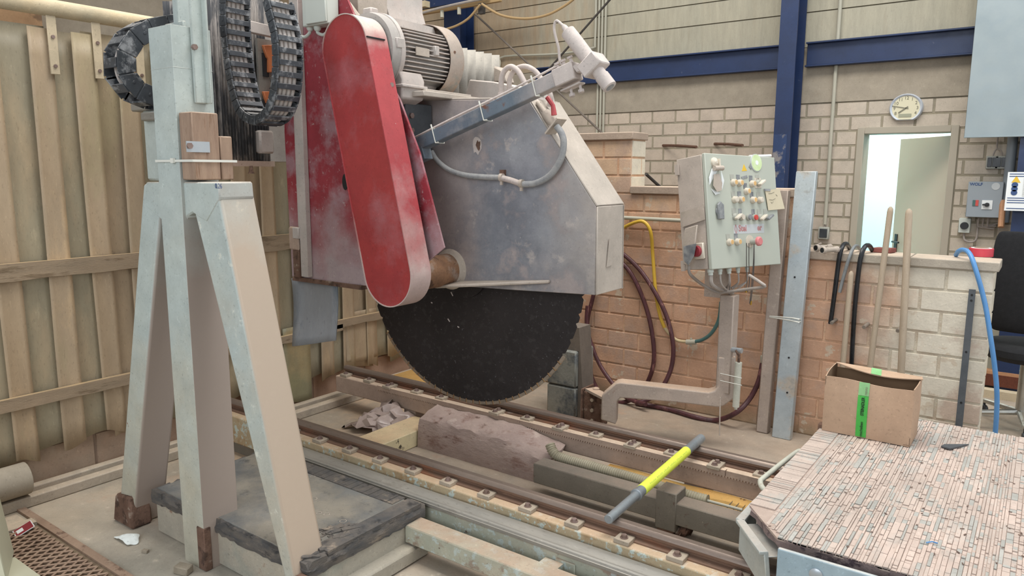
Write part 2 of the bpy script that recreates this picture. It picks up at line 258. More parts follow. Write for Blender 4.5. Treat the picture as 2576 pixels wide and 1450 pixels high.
# ------------------------------------------------------------------ mesh builder
ORG = {}
class MB:
    def __init__(s): s.v = []; s.f = []; s.m = []; s.t = []
    def add(s, vs, fs, m=0, t=1.0):
        o = len(s.v); s.v += [V(a) for a in vs]
        for f in fs: s.f.append([o+i for i in f]); s.m.append(m); s.t.append(t)
        return s
    def obox(s, c, ax, ay, az, m=0, t=1.0):
        c = V(c); ax, ay, az = V(ax), V(ay), V(az)
        P = [c+i*ax+j*ay+k*az for k in (-1, 1) for j in (-1, 1) for i in (-1, 1)]
        return s.add(P, [(0, 2, 3, 1), (4, 5, 7, 6), (0, 1, 5, 4), (2, 6, 7, 3), (0, 4, 6, 2), (1, 3, 7, 5)], m, t)
    def box(s, x0, x1, y0, y1, z0, z1, m=0, t=1.0):
        return s.obox(((x0+x1)/2, (y0+y1)/2, (z0+z1)/2), ((x1-x0)/2, 0, 0), (0, (y1-y0)/2, 0), (0, 0, (z1-z0)/2), m, t)
    def beam(s, p, q, w, h, up=(0, 0, 1), m=0):
        p, q, up = V(p), V(q), V(up); d = q-p; sd = d.cross(up).normalized(); uu = sd.cross(d).normalized()
        return s.obox((p+q)/2, d/2, sd*w/2, uu*h/2, m)
    def prism(s, pts, vec, m=0, t=1.0):
        n = len(pts); vec = V(vec); P = [V(p) for p in pts]+[V(p)+vec for p in pts]
        return s.add(P, [list(range(n))[::-1], list(range(n, 2*n))]+[(i, (i+1) % n, n+(i+1) % n, n+i) for i in range(n)], m, t)
    def tube(s, path, r, seg=10, m=0, smoothpath=0, flat=None):
        P = [V(p) for p in path]
        if smoothpath: P = catmull(P, smoothpath)
        n = len(P); R = r if isinstance(r, (list, tuple)) else [r]*n
        if len(R) != n: R = [R[min(len(R)-1, int(i*(len(R)-1)/(n-1)+.5))] for i in range(n)]
        T = [(P[min(i+1, n-1)]-P[max(i-1, 0)]).normalized() for i in range(n)]
        a = V((0, 0, 1)) if abs(T[0].z) < .9 else V((1, 0, 0))
        x = T[0].cross(a).normalized(); o = len(s.v)
        for i in range(n):
            x = (x-T[i]*x.dot(T[i])).normalized(); y = T[i].cross(x)
            for k in range(seg):
                g = 2*PI*k/seg; s.v.append(P[i]+(x*math.cos(g)+y*math.sin(g))*R[i])
        for i in range(n-1):
            for k in range(seg):
                k2 = (k+1) % seg; s.f.append([o+i*seg+k, o+i*seg+k2, o+(i+1)*seg+k2, o+(i+1)*seg+k]); s.m.append(m); s.t.append(1)
        s.f.append([o+k for k in range(seg)][::-1]); s.m.append(m); s.t.append(1)
        s.f.append([o+(n-1)*seg+k for k in range(seg)]); s.m.append(m); s.t.append(1)
        return s
    def lathe(s, p, axis, prof, seg=28, m=0):      # prof: (distance along axis, radius)
        p, a = V(p), V(axis).normalized(); b = V((0, 0, 1)) if abs(a.z) < .9 else V((1, 0, 0))
        x = a.cross(b).normalized(); y = a.cross(x); o = len(s.v)
        for (t, r) in prof:
            for k in range(seg):
                g = 2*PI*k/seg; s.v.append(p+a*t+(x*math.cos(g)+y*math.sin(g))*max(r, 1e-4))
        for i in range(len(prof)-1):
            for k in range(seg):
                k2 = (k+1) % seg; s.f.append([o+i*seg+k, o+i*seg+k2, o+(i+1)*seg+k2, o+(i+1)*seg+k]); s.m.append(m); s.t.append(1)
        s.f.append([o+k for k in range(seg)][::-1]); s.m.append(m); s.t.append(1)
        s.f.append([o+(len(prof)-1)*seg+k for k in range(seg)]); s.m.append(m); s.t.append(1)
        return s
    def cyl(s, p, q, r, seg=24, m=0):
        p, q = V(p), V(q); return s.lathe(p, q-p, [(0, r), ((q-p).length, r)], seg, m)
    def mesh(s, name, mats, off):
        me = bpy.data.meshes.new(name); me.from_pydata([tuple(v-off) for v in s.v], [], s.f)
        for k in mats: me.materials.append(mt[k])
        if len(mats) > 1: me.polygons.foreach_set('material_index', s.m)
        if any(t != 1.0 for t in s.t) or any('tone' in k or k in TONED for k in mats):
            a = me.attributes.new('tone', 'FLOAT', 'FACE'); a.data.foreach_set('value', s.t)
        me.polygons.foreach_set('use_smooth', [True]*len(me.polygons)); me.set_sharp_from_angle(angle=math.radians(35))
        me.update(); return me
    def build(s, name, mats, parent=None, bevel=0, seg=1):
        if isinstance(mats, str): mats = [mats]
        if parent is None:
            xs = [v.x for v in s.v]; ys = [v.y for v in s.v]; zs = [v.z for v in s.v]
            org = V(((min(xs)+max(xs))/2, (min(ys)+max(ys))/2, min(zs)))
        else: org = ORG[parent.name]
        o = bpy.data.objects.new(name, s.mesh(name, mats, org)); C.objects.link(o); ORG[o.name] = org
        if parent is None: o.location = org
        else: o.parent = parent
        if bevel:
            b = o.modifiers.new('bevel', 'BEVEL'); b.width = bevel; b.segments = seg; b.limit_method = 'ANGLE'; b.angle_limit = math.radians(40)
        return o
TONED = {'slats_grey', 'brick_orange', 'brick_pale', 'brick_back', 'siding', 'slats', 'brick_base'}
def catmull(P, k):
    out = []; n = len(P)
    for i in range(n-1):
        a, b, c, d = P[max(i-1, 0)], P[i], P[i+1], P[min(i+2, n-1)]
        for j in range(k):
            t = j/k; out.append(0.5*((2*b)+(c-a)*t+(2*a-5*b+4*c-d)*t*t+(3*b-a-3*c+d)*t**3))
    out.append(P[-1]); return out
def tag(o, label=None, cat=None, group=None, kind=None):
    if label: o['label'] = label
    if cat: o['category'] = cat
    if group: o['group'] = group
    if kind: o['kind'] = kind
    return o
def thing(name, loc, label, cat, group=None):
    o = bpy.data.objects.new(name, None); o.empty_display_size = .05; C.objects.link(o); o.location = loc; ORG[o.name] = V(loc)
    return tag(o, label, cat, group)
def struct(o): o['kind'] = 'structure'; return o
def text(name, s, size, org, right, up, mat, parent, align='LEFT', bold=0.0, sx=1.0):
    cu_ = bpy.data.curves.new(name, 'FONT'); cu_.body = s; cu_.size = size; cu_.align_x = align; cu_.offset = bold; cu_.extrude = 0.0004; cu_.resolution_u = 3
    t = bpy.data.objects.new(name, cu_); C.objects.link(t); dg = bpy.context.evaluated_depsgraph_get(); dg.update()
    me = bpy.data.meshes.new_from_object(t.evaluated_get(dg)); bpy.data.objects.remove(t)
    r, u = V(right).normalized()*sx, V(up).normalized(); n = r.cross(u).normalized(); org = V(org); off = ORG[parent.name]
    for v in me.vertices: v.co = org-off+r*v.co.x+u*v.co.y+n*v.co.z
    me.materials.clear(); me.materials.append(mt[mat])
    o = bpy.data.objects.new(name, me); C.objects.link(o); o.parent = parent; return o
X_, Y_, Z_ = V((1, 0, 0)), V((0, 1, 0)), V((0, 0, 1))

# ------------------------------------------------------------------ bricks
def bricks(mb, org, u, n, u0_, u1_, z0, z1, L=0.25, Hh=0.125, j=0.011, prot=0.006, holes=(), seed=1, off=0.0, tn=0.06):
    """running bond of chamfered bricks standing prot proud of the plane through org with outward normal n"""
    r = random.Random(seed); org, u, n = V(org), V(u), V(n); row = 0; z = z0
    while z < z1-0.02:
        zt = min(z+Hh, z1); a = u0_ - (L/2 if row % 2 else 0) - off - r.uniform(0, .02)
        while a < u1_:
            b = a+L; spans = [(max(a, u0_), min(b, u1_))]
            for (h0, h1, hz0, hz1) in holes:
                if z+Hh/2 > hz0 and z+Hh/2 < hz1:
                    ns = []
                    for (p, q) in spans:
                        if q <= h0 or p >= h1: ns.append((p, q))
                        else:
                            if p < h0: ns.append((p, h0))
                            if q > h1: ns.append((h1, q))
                    spans = ns
            for (p, q) in spans:
                if q-p > 0.03:
                    p2, q2, zb, zz = p+j/2, q-j/2, z+j/2, zt-j/2; c = 0.004; pr = prot+r.uniform(-.001, .001)
                    if p == u0_: p2 = p
                    if q == u1_: q2 = q
                    A = [org+u*s+Z_*h-n*.004 for (s, h) in ((p2, zb), (q2, zb), (q2, zz), (p2, zz))]
                    B = [org+u*s+Z_*h+n*pr for (s, h) in ((p2+c, zb+c), (q2-c, zb+c), (q2-c, zz-c), (p2+c, zz-c))]
                    t = 1+r.uniform(-tn, tn)
                    fl = [(4, 5, 6, 7), (0, 1, 5, 4), (1, 2, 6, 5), (2, 3, 7, 6), (3, 0, 4, 7)]
                    if u.cross(Z_).dot(n) < 0: fl = [f[::-1] for f in fl]
                    mb.add(A+B, fl, 0, t)
            a = b
        z += Hh; row += 1

# ================================================================== STRUCTURE
fl = MB(); fl.box(-9.2, 3.2, -1.0, 7.0, -0.06, 0.0)
struct(fl.build('floor', 'floor_dust'))
# divider wall of orange painted blocks, three heights
WY = 4.73; WT = 0.2
dw = MB()
dw.box(-4.1, -2.4, WY+.002, WY+WT, 0, 1.875, 1); dw.box(-2.4, -1.28, WY+.002, WY+WT, 0, 1.5, 1); dw.box(-1.28, -0.21, WY+.002, WY+WT, 0, 1.125, 1)
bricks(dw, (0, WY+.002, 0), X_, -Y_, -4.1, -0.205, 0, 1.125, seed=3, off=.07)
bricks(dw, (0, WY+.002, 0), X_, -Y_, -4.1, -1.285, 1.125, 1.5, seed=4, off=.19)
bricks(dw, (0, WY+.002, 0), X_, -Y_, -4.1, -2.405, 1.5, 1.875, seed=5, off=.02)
we = MB()
bricks(we, (-2.4, 0, 0), Y_, X_, WY+.001, WY+WT, 1.5, 1.875, L=.3, seed=6)
bricks(we, (-0.21, 0, 0), Y_, X_, WY+.001, WY+WT, 0, 1.125, L=.3, seed=7)
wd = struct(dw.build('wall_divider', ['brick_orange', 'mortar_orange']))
we.build('wall_end', ['brick_pale'], wd); 
for n_, (x0, x1, z, jx) in enumerate(((-4.1, -2.385, 1.875, -3.2), (-2.40, -1.27, 1.5, -1.9), (-1.285, -.62, 1.125, 0), (-.615, -0.185, 1.125, 0))):
    cp = MB(); cp.box(x0, x1, WY-.025, WY+WT+.02, z, z+.052)
    struct(cp.build('trim_%d' % (n_+1), 'concrete_cap', bevel=.006, seg=2))
# back wall: bricks, plaster ring beam, siding above
BY = 7.0; DX0, DX1, DZ = -1.40, -0.645, 2.035
bw = MB(); bw.box(-9.2, DX0, BY, BY+.2, 0, 2.26, 1); bw.box(DX1, 3.2, BY, BY+.2, 0, 2.26, 1); bw.box(DX0, DX1, BY, BY+.2, DZ, 2.26, 1)
bricks(bw, (0, BY, 0), X_, -Y_, -9.2, 3.2, 0.01, 2.26, holes=[(DX0, DX1, 0, DZ)], seed=11, prot=.004, j=.014, tn=.05)
wb = struct(bw.build('wall_back', ['brick_back', 'mortar_back']))
pl = MB(); pl.box(-9.2, 3.2, BY-.012, BY+.2, 2.262, 2.74); pl.build('ring_beam', 'plaster', wb)
sd = MB(); z = 2.74; hs = [.30, .20, .22, .30, .22, .30, .3, .3, .3, .3]
for k, h in enumerate(hs):
    for (a, b) in ((-9.2, -5.6), (-5.6, -2.1), (-2.1, 3.2)):
        sd.box(a+.003, b-.003, BY-.004, BY+.1, z+.006, z+h-.004, 0, 1+rnd.uniform(-.04, .04))
    z += h
sd.box(-9.2, 3.2, BY+.02, BY+.12, 2.74, z, 1); sd.build('siding', ['siding', 'mortar_back'], wb)
# door opening with steel frame, leaf standing open into the bright room
dr = MB(); fwid = .055
dr.box(DX0, DX0+fwid, BY-.02, BY+.22, 0, DZ); dr.box(DX1-fwid, DX1, BY-.02, BY+.22, 0, DZ); dr.box(DX0+fwid, DX1-fwid, BY-.02, BY+.22, DZ-fwid, DZ)
door = struct(dr.build('door_1', 'door_frame', bevel=.004))
ang = math.radians(47); hp = V((DX1-fwid, BY+.2, 0)); dd = V((-math.cos(ang), math.sin(ang), 0))
lf = MB(); lf.obox(hp+dd*.33+Z_*.99, dd*.33, V((-dd.y, dd.x, 0))*.02, Z_*.97); leaf = lf.build('door_leaf', 'door_leaf', door, bevel=.003)
hd = MB(); q = hp+dd*.60+Z_*1.02; nn = V((-math.cos(math.pi/2-ang), -math.sin(math.pi/2-ang), 0))*1.0
hd.obox(q+nn*.022-Z_*.04, dd*.018, nn*.006, Z_*.11); hd.tube([q+nn*.02, q+nn*.06, q+nn*.065-dd*.10], .009, 10); hd.build('door_handle', 'black_plastic', leaf)
rm = MB(); RX0, RX1, RY1 = -3.2, 1.2, 9.6
rm.box(RX0, RX1, RY1, RY1+.05, 0, 2.9); rm.box(RX0-.05, RX0, BY+.22, RY1, 0, 2.9); rm.box(RX1, RX1+.05, BY+.22, RY1, 0, 2.9); rm.box(RX0, RX1, BY+.22, RY1, 2.9, 2.95); rm.box(RX0, RX1, BY+.22, RY1, -.05, 0)
struct(rm.build('wall_room', 'cyan_wall'))
area('room_lamp', (-1.3, 8.4, 2.85), (-1.3, 8.4, 0), 2.5, 1.2, 120, (1.0, 1.0, 0.97))
# left side: low block wall under the curtain, far left wall
CX = -4.1
bl = MB(); bl.box(-4.36, -4.17, -.2, WY, 0, .42, 1); bricks(bl, (-4.17, 0, 0), Y_, X_, -.2, WY, 0, .42, seed=21, L=.5, Hh=.21, tn=.04)
struct(bl.build('wall_left', ['brick_base', 'mortar_base']))
fw_ = MB(); fw_.box(-9.3, -9.2, -1, BY, 0, 6); struct(fw_.build('wall_far', 'plaster'))
pr = MB(); pr.box(-9.2, -8.7, 3.2, 3.6, 0, 6); struct(pr.build('trim_5', 'pillar_brick'))
kb = MB(); kb.box(-4.09, -4.04, .2, 4.7, 0, .06); kb.box(-3.99, -3.93, .2, 4.7, 0, .055); kb.box(-4.04, -3.99, .2, 4.7, 0, .02)
struct(kb.build('trim_6', 'concrete', bevel=.006))

# ================================================================== STEEL FRAME OF THE HALL
def hcol(name, x0, x1, label, z1=4.8, mat='blue_steel'):
    b = MB(); t = .012; yf, yb = BY-.32, BY-.06
    b.box(x0, x1, yf, yf+t, 0, z1); b.box(x0, x1, yb-t, yb, 0, z1); b.box((x0+x1)/2-.005, (x0+x1)/2+.005, yf+t, yb-t, 0, z1)
    o = tag(b.build(name, mat), label, 'steel column')
    for zz in (2.42, 2.50): 
        k = MB(); k.cyl(((x0+x1)/2+.004, yf+.09, zz), ((x0+x1)/2+.02, yf+.09, zz), .014, 6); k.build('bolt', 'bolt_steel', o)
    return o
xa = PY(1966, 100, BY-.32).x; xb = PY(2004, 100, BY-.32).x
ca = hcol('steel_column', xa-.02, xb, 'tall blue steel column behind the control cabinet, dusty at its foot')
ds = MB(); ds.box(xa-.016, xb-.03, BY-.323, BY-.319, .9, 1.98); ds.build('dust_coat', 'blue_dusty', ca)
xa2 = PY(1122, 80, BY-.32).x; xb2 = PY(1151, 80, BY-.32).x
hcol('steel_column', xa2-.03, xb2+.03, 'blue steel column seen above the saw motor, under the cable trolley rail')
xa3 = PY(2556, 450, BY-.32).x
hcol('steel_column', xa3+.0, xa3+.22, 'blue steel column at the right edge behind the notice board')
def cbeam(x0, x1, label, zc=2.62):
    b = MB(); b.box(x0, x1, BY-.05, BY-.014, zc-.105, zc+.105); b.box(x0, x1, BY-.10, BY-.05, zc+.09, zc+.105); b.box(x0, x1, BY-.10, BY-.05, zc-.105, zc-.09)
    return tag(b.build('steel_beam', 'blue_steel', bevel=.003), label, 'steel beam')
zt = PY(1700, 148, BY-.1).z; zb = PY(1700, 183, BY-.1).z; zc = (zt+zb)/2
cbeam(PY(1340, 200, BY-.1).x, xa-.02, 'long blue horizontal beam on the wall left of the tall blue column', zc)
cbeam(xb+.02, PY(2462, 90, BY-.1).x, 'short blue horizontal beam between the blue column and the zinc sheet', zc)
# horizontal top beam and trolley rail
tb = MB(); p0, p1 = PY(1050, 14, 6.5), PY(1330, -18, 6.5); tb.beam(p0, V((p1.x, 6.5, p0.z)), .12, .12); tag(tb.build('crane_beam', 'blue_steel'), 'dark blue beam above the small blue column at the top edge', 'steel beam')
tr = thing('trolley_rail', PY(1000, 60, 6.0), 'tan cable trolley rail running under the roof above the motor', 'rail')
b = MB(); a0, a1 = PY(985, 46, 6.0), PY(1260, -2, 6.0); b.beam(a0, a1, .04, .045); b.build('rail', 'cable_tan', tr, bevel=.004)
b = MB(); b.beam(PY(1025, 18, 6.0), PY(1075, 10, 6.0), .08, .06); b.build('end_bracket', 'rail_cream', tr)
b = MB(); b.tube([PY(1045, 38, 5.95), PY(1100, 22, 5.95), PY(1160, 8, 5.95), PY(1230, -6, 5.95)], .014, 8, smoothpath=5); b.build('cable', 'cable_grey', tr)
for (px, py) in ((1112, 26), (1155, 18)):
    b = MB(); p = PY(px, py, 5.98); b.cyl(p, p-Z_*.07, .02, 8); b.build('hanger_bolt', 'conduit', tr)
b = MB(); p = PY(1212, 14, 5.95); b.obox(p-Z_*.03, (.03, 0, 0), (0, .02, 0), (0, 0, .05)); b.build('trolley', 'black_cord', tr)
b = MB(); b.tube([PY(1208, 12, 5.9), PY(1180, 45, 5.9), PY(1150, 64, 5.9), PY(1118, 75, 5.9)], .012, 8, smoothpath=6); tag(b.build('festoon_cable', 'cable_tan'), 'tan cable sagging left of the small trolley, in front of the blue column', 'cable')
b = MB(); b.tube([PY(1212, 10, 5.9), PY(1260, 38, 5.9), PY(1320, 47, 5.9), PY(1375, 38, 5.9), PY(1420, 15, 5.9), PY(1450, -8, 5.9)], .012, 8, smoothpath=6); tag(b.build('festoon_cable', 'cable_tan'), 'tan cable hanging in a wide loop right of the small trolley', 'cable')
for (a_, c_, l) in (((1195, 35), (1515, 335), 'thin brace rod running down right behind the laser arm'), ((1560, -30), (1345, 215), 'thin dark brace rod crossing behind the laser tube')):
    b = MB(); dy = .2 if a_[0] < 1300 else .26; b.cyl(PY(a_[0], a_[1], BY-dy), PY(c_[0], c_[1], BY-dy), .011, 8); tag(b.build('brace_rod', 'black_cord' if a_[0] > 1300 else 'plaster_dark'), l, 'brace rod')
# conduits on the back wall
for k, px in enumerate((1503, 1511, 1519)):
    b = MB(); x = PY(px, 250, BY-.03).x; b.cyl((x, BY-.03, 1.6), (x, BY-.03, 4.8), .012, 8)
    tag(b.build('conduit_pipe', 'conduit'), ['left', 'middle', 'right'][k]+' one of three thin conduits side by side on the back wall', 'conduit', 'three conduits side by side')
b = MB(); b.tube([PY(1500, -40, BY-.04), PY(1497, 100, BY-.04), PY(1486, 122, BY-.04), PY(1400, 136, BY-.04), PY(1270, 142, BY-.04), PY(1258, 160, BY-.04), PY(1256, 185, BY-.04)], .012, 8, smoothpath=4)
tag(b.build('conduit_pipe', 'conduit'), 'thin bent conduit running left along the wall behind the laser tube', 'conduit')
cd = thing('switch_conduit', PY(2070, 600, BY-.03), 'grey conduit with black wall switch, left of the open door', 'conduit')
b = MB(); x = PY(2090, 350, BY-.03).x; zb_ = PY(2075, 565, BY-.03).z; b.cyl((x, BY-.03, zb_), (x, BY-.03, 4.8), .016, 10); b.build('pipe', 'conduit', cd)
b = MB(); p = PY(2072, 587, BY-.03); b.box(p.x-.045, p.x+.045, BY-.045, BY+.0, p.z-.055, p.z+.055); s_ = b.build('switch_box', 'switch_grey', cd, bevel=.006)
b = MB(); b.box(p.x-.032, p.x+.032, BY-.052, BY-.044, p.z-.038, p.z+.04); b.build('rocker', 'switch_dark', s_, bevel=.002)
b = MB(); b.tube([(x, BY-.03, zb_), (x-.005, BY-.03, p.z+.05)], .005, 6); b.build('cable', 'cable_grey', cd)
# rebars
for (a_, c_, l) in (((1668, 366), (1752, 370), 'rusty bar sticking out of the back wall left of the other bar'), ((1798, 362), (1868, 366), 'rusty bar sticking out of the back wall above the control cabinet')):
    q = PY(c_[0], c_[1], BY-.35); p = PY(a_[0], a_[1], BY-.0)
    b = MB(); b.tube([p, (p+q)/2+V((0, 0, .004)), q], .013, 8); tag(b.build('wall_bar', 'rebar'), l, 'steel bar')
b = MB(); b.tube([PY(1625, 438, 5.2), PY(1660, 470, 5.4)], .012, 8); tag(b.build('wall_bar', 'black_cord'), 'dark bar leaning behind the lower step of the orange wall', 'steel bar')

# clock
p = PY(2279, 272, BY-.03); ck = thing('wall_clock', V((p.x, BY-.03, p.z-.17)), 'oval silver wall clock with cream dial above the open door', 'clock')
rx = (PY(2322, 272, BY).x-PY(2237, 272, BY).x)/2; rz = (PY(2279, 236, BY).z-PY(2279, 308, BY).z)/2
def oval(rx, rz, y, n=48, cut=-.86): return [V((p.x+rx*math.cos(2*PI*i/n), y, p.z+rz*max(cut, math.sin(2*PI*i/n)))) for i in range(n)]
n = 48; A = oval(rx, rz, BY-.002); B_ = oval(rx, rz, BY-.03); C_ = oval(rx*.93, rz*.93, BY-.045); D_ = oval(rx*.82, rz*.84, BY-.034, cut=-1)
b = MB(); b.add(A+B_+C_+D_, [(r*n+(i+1) % n, r*n+i, (r+1)*n+i, (r+1)*n+(i+1) % n) for r in range(3) for i in range(n)]); b.build('rim', 'clock_rim', ck)
b = MB(); b.prism(oval(rx*.84, rz*.86, BY-.033, cut=-1), (0, .01, 0)); b.build('dial', 'clock_face', ck)
for k in (8, 9, 10, 11, 12, 1, 2, 3, 4):
    g = PI/2-2*PI*k/12; text('numeral', str(k), .036, (p.x+rx*.68*math.cos(g), BY-.035, p.z+rz*.70*math.sin(g)-.012), X_, Z_, 'ink_grey', ck, 'CENTER')
for (L_, g, wd_, nm) in ((.105, math.radians(168), .005, 'minute_hand'), (.065, math.radians(215), .008, 'hour_hand')):
    b = MB(); c0 = V((p.x, BY-.038, p.z)); d_ = V((math.cos(g), 0, math.sin(g))); b.beam(c0-d_*.02, c0+d_*L_, .002, wd_, up=V((-d_.z, 0, d_.x))); b.build(nm, 'ink_grey', ck)
b = MB(); b.box(p.x-.05, p.x+.045, BY-.037, BY-.034, p.z-rz*.62, p.z-rz*.40); b.build('lcd', 'lcd_grey', ck)

# zinc sheet
yz = BY-.37; p = PY(2430, 347, yz); q = PY(2576, 347, yz)
b = MB(); b.box(PY(2445, 180, yz).x-.01, q.x+.5, yz, yz+.03, p.z, 4.4); b.box(PY(2445, 180, yz).x-.01, q.x+.5, yz-.008, yz, p.z, p.z+.012)
tag(b.build('zinc_sheet', 'sheet_galv', bevel=.002), 'large grey zinc sheet panel on the wall at the upper right corner', 'metal panel')
# double switch
sw = thing('wall_switch', PY(2508, 425, BY-.02), 'pair of dark double rocker switches under the zinc sheet', 'switch')
for px in (2496, 2519):
    p = PY(px, 409, BY-.03); b = MB(); b.box(p.x-.042, p.x+.042, BY-.04, BY, p.z-.05, p.z+.05); f_ = b.build('switch_frame', 'switch_grey', sw, bevel=.005)
    for dx in (-.017, .017):
        b = MB(); b.box(p.x+dx-.015, p.x+dx+.015, BY-.048, BY-.038, p.z-.035, p.z+.038); b.build('rocker', 'switch_dark', f_, bevel=.002)
    b = MB(); b.tube([p+Z_*.05, p+V((0.01 if px < 2500 else -.01, 0, .09)), PY(2508, 372, BY-.03), PY(2510, 345, BY-.03)], .006, 6, smoothpath=4); b.build('cable', 'cable_grey', sw)
# grey switch box with lettering
bx = thing('switch_box', PY(2475, 548, BY-.05), 'grey steel switch box with rotary knob right of the door', 'switch box')
p, q = PY(2437, 457, BY-.14), PY(2516, 549, BY-.14); z0, z1 = q.z, p.z
b = MB(); b.box(p.x, q.x, BY-.14, BY, z0, z1); cs = b.build('case', 'box_grey', bx, bevel=.004)
text('lettering', 'WOLF', .03, (p.x+.01, BY-.1412, z1-.03), X_, Z_, 'ink_blue', bx, bold=.001)
b = MB(); b.lathe((q.x-.05, BY-.14, z1-.035), -Y_, [(0, .028), (.002, .028)], 20); b.build('round_label', 'label_white', bx)
k_ = V((q.x-.095, BY-.14, z0+.1)); b = MB(); b.box(k_.x-.035, k_.x+.035, BY-.145, BY-.14, k_.z-.035, k_.z+.035); pt = b.build('knob_plate', 'paper_white', bx)
b = MB(); b.lathe((k_.x, BY-.145, k_.z), -Y_, [(0, .017), (.018, .015)], 16); b.beam((k_.x-.03, BY-.16, k_.z), (k_.x+.015, BY-.16, k_.z+.008), .012, .012); b.build('rotary_knob', 'black_plastic', pt)
b = MB(); b.box(p.x+.04, p.x+.06, BY-.146, BY-.14, z0+.09, z0+.135); b.build('green_button', 'hose_green', bx); b = MB(); b.box(p.x+.06, p.x+.08, BY-.146, BY-.14, z0+.09, z0+.135); b.build('red_button', 'red_cap', bx)
for k in range(3):
    b = MB(); a_ = PY(2462+k*12, 549, BY-.06); b.tube([a_, a_-Z_*.06, PY(2470+k*10, 572-k*2, BY-.05), PY(2500+k*6, 576-k*7, BY-.04)], .007, 6, smoothpath=4); b.build('cable', 'cable_grey', bx)
# small control knob box
p, q = PY(2413, 549, BY-.07), PY(2439, 587, BY-.07); sb = thing('knob_box', V(((p.x+q.x)/2, BY-.035, q.z)), 'small pale box with black knob and looping cable below the grey switch box', 'switch')
b = MB(); b.box(p.x, q.x, BY-.07, BY, q.z, p.z); b.build('case', 'grey_plastic', sb, bevel=.004)
b = MB(); b.lathe(((p.x+q.x)/2, BY-.07, p.z-.06), -Y_, [(0, .03), (.02, .026)], 18); b.build('knob', 'black_plastic', sb)
b = MB(); b.tube([PY(2425, 587, BY-.04), PY(2426, 603, BY-.04), PY(2440, 609, BY-.04), PY(2455, 603, BY-.04), PY(2459, 575, BY-.04), PY(2459, 552, BY-.04)], .008, 8, smoothpath=5); b.build('cable', 'cable_grey', sb)
# downpipe
b = MB(); x = PY(2537, 450, BY-.06).x; b.cyl((x, BY-.06, PY(2530, 560, BY-.06).z), (x, BY-.06, 1.93), .035, 14); tag(b.build('downpipe', 'box_grey'), 'grey round pipe running down the wall right of the switch box', 'pipe')
b = MB(); b.tube([PY(2518, 572, BY-.2), PY(2523, 505, BY-.12)], .022, 10); tag(b.build('wooden_pole', 'broom_wood'), 'short light wooden handle standing beside the grey pipe at the right edge', 'handle')
# notice board
nb_ = thing('safety_notice', PY(2555, 530, BY-.4), 'white safety notice with blue printing at the right edge', 'notice')
yy = BY-.40; p, q = PY(2536, 433, yy), PY(2533, 530, yy); x1 = p.x+.42
b = MB(); b.box(p.x, x1, yy, yy+.01, q.z, p.z); b.build('sheet', 'paper_white', nb_)
hh = p.z-q.z
for k, fr in enumerate((.04, .10, .66, .72, .78, .93)): b = MB(); b.box(p.x+.012, x1-.01, yy-.002, yy, p.z-hh*(fr+.02), p.z-hh*fr); b.build('blue_bar', 'ink_blue', nb_)
for k, fr in enumerate((.33, .43, .53)): b = MB(); b.lathe((p.x+.05, yy-.001, p.z-hh*fr), -Y_, [(0, .02), (.002, .02)], 16); b.build('blue_symbol', 'ink_blue', nb_)
b = MB(); c0 = V((p.x+.055, yy-.002, p.z-hh*.2)); b.prism([c0+V((-.028, 0, -.02)), c0+V((.028, 0, -.02)), c0+V((0, 0, .03))], (0, .001, 0)); b.build('warning_triangle', 'yellow_sticker', nb_)
for k in range(14):
    fr = .17+k*.034; b = MB(); b.box(p.x+.1, x1-.02-rnd.uniform(0, .06), yy-.0015, yy, p.z-hh*(fr+.006), p.z-hh*fr); b.build('text_line', 'ink_grey', nb_)


# ================================================================== THINGS ON AND AGAINST THE DIVIDER WALL
WF = WY-.012
# tall metal trunking and brown post leaning
b = MB(); a0, a1 = PZ(1949, 1092, .0), PZ(1985, 1098, .0); t0, t1 = PY(1998, 431, 4.60), PY(2036, 432, 4.60)
a0, a1 = V((a0.x, 4.56, 0)), V((a0.x+.115, 4.56, 0)); t0 = V((t0.x, 4.64, t0.z)); t1 = t0+V((.115, 0, 0))
b.prism([a0, a1, t1, t0], (0, .05, 0)); tk = tag(b.build('metal_trunking', 'galv_trunk', bevel=.004), 'tall pale grey metal trunking leaning on the divider wall beside the control cabinet', 'metal profile')
for (x, z) in ((.06, .52), (.07, .3), (.05, 1.02)):
    k = MB(); xx = a0.x+x+(t0.x-a0.x)*z/1.66; yq = 4.56+.08*z/1.66; k.cyl((xx, yq-.003, z), (xx, yq, z), .006, 10); k.build('hole', 'ink_black', tk)
b = MB(); f0 = PY(1928, 1076, 4.62); u0_ = PY(1978, 478, 4.67)
b.beam((f0.x-.02, 4.62, .0), (u0_.x-.02, 4.68, u0_.z), .075, .06, up=Y_); tag(b.build('steel_post', 'arm_dusty', bevel=.006), 'narrow dust-brown steel post standing just left of the pale trunking', 'steel post')
b = MB(); b.tube([PY(1936, 796, 4.6), PY(1990, 800, 4.54), PY(2010, 803, 4.54), PY(2020, 806, 4.7)], .004, 6); b.tube([PY(1936, 798, 4.6), PY(1985, 806, 4.54), PY(2010, 811, 4.54), PY(2020, 806, 4.7)], .004, 6)
tag(b.build('binding_wire', 'tie_white'), 'pale wire looped around the trunking and the brown post', 'wire')
# pegs
for (px, py, l) in ((1940, 797, 'steel peg in the wall left of the pale trunking'), (2092, 813, 'steel peg in the wall at the lower end of the left black hose'), (2173, 824, 'steel peg in the wall between the black hose and the wooden handles'), (2258, 833, 'steel peg in the wall just left of the right wooden handle')):
    p = PY(px, py, WY-.07); b = MB(); b.cyl(p, (p.x+.01, WY-.0, p.z+.012), .011, 12); tag(b.build('wall_peg', 'peg_steel'), l, 'peg', )
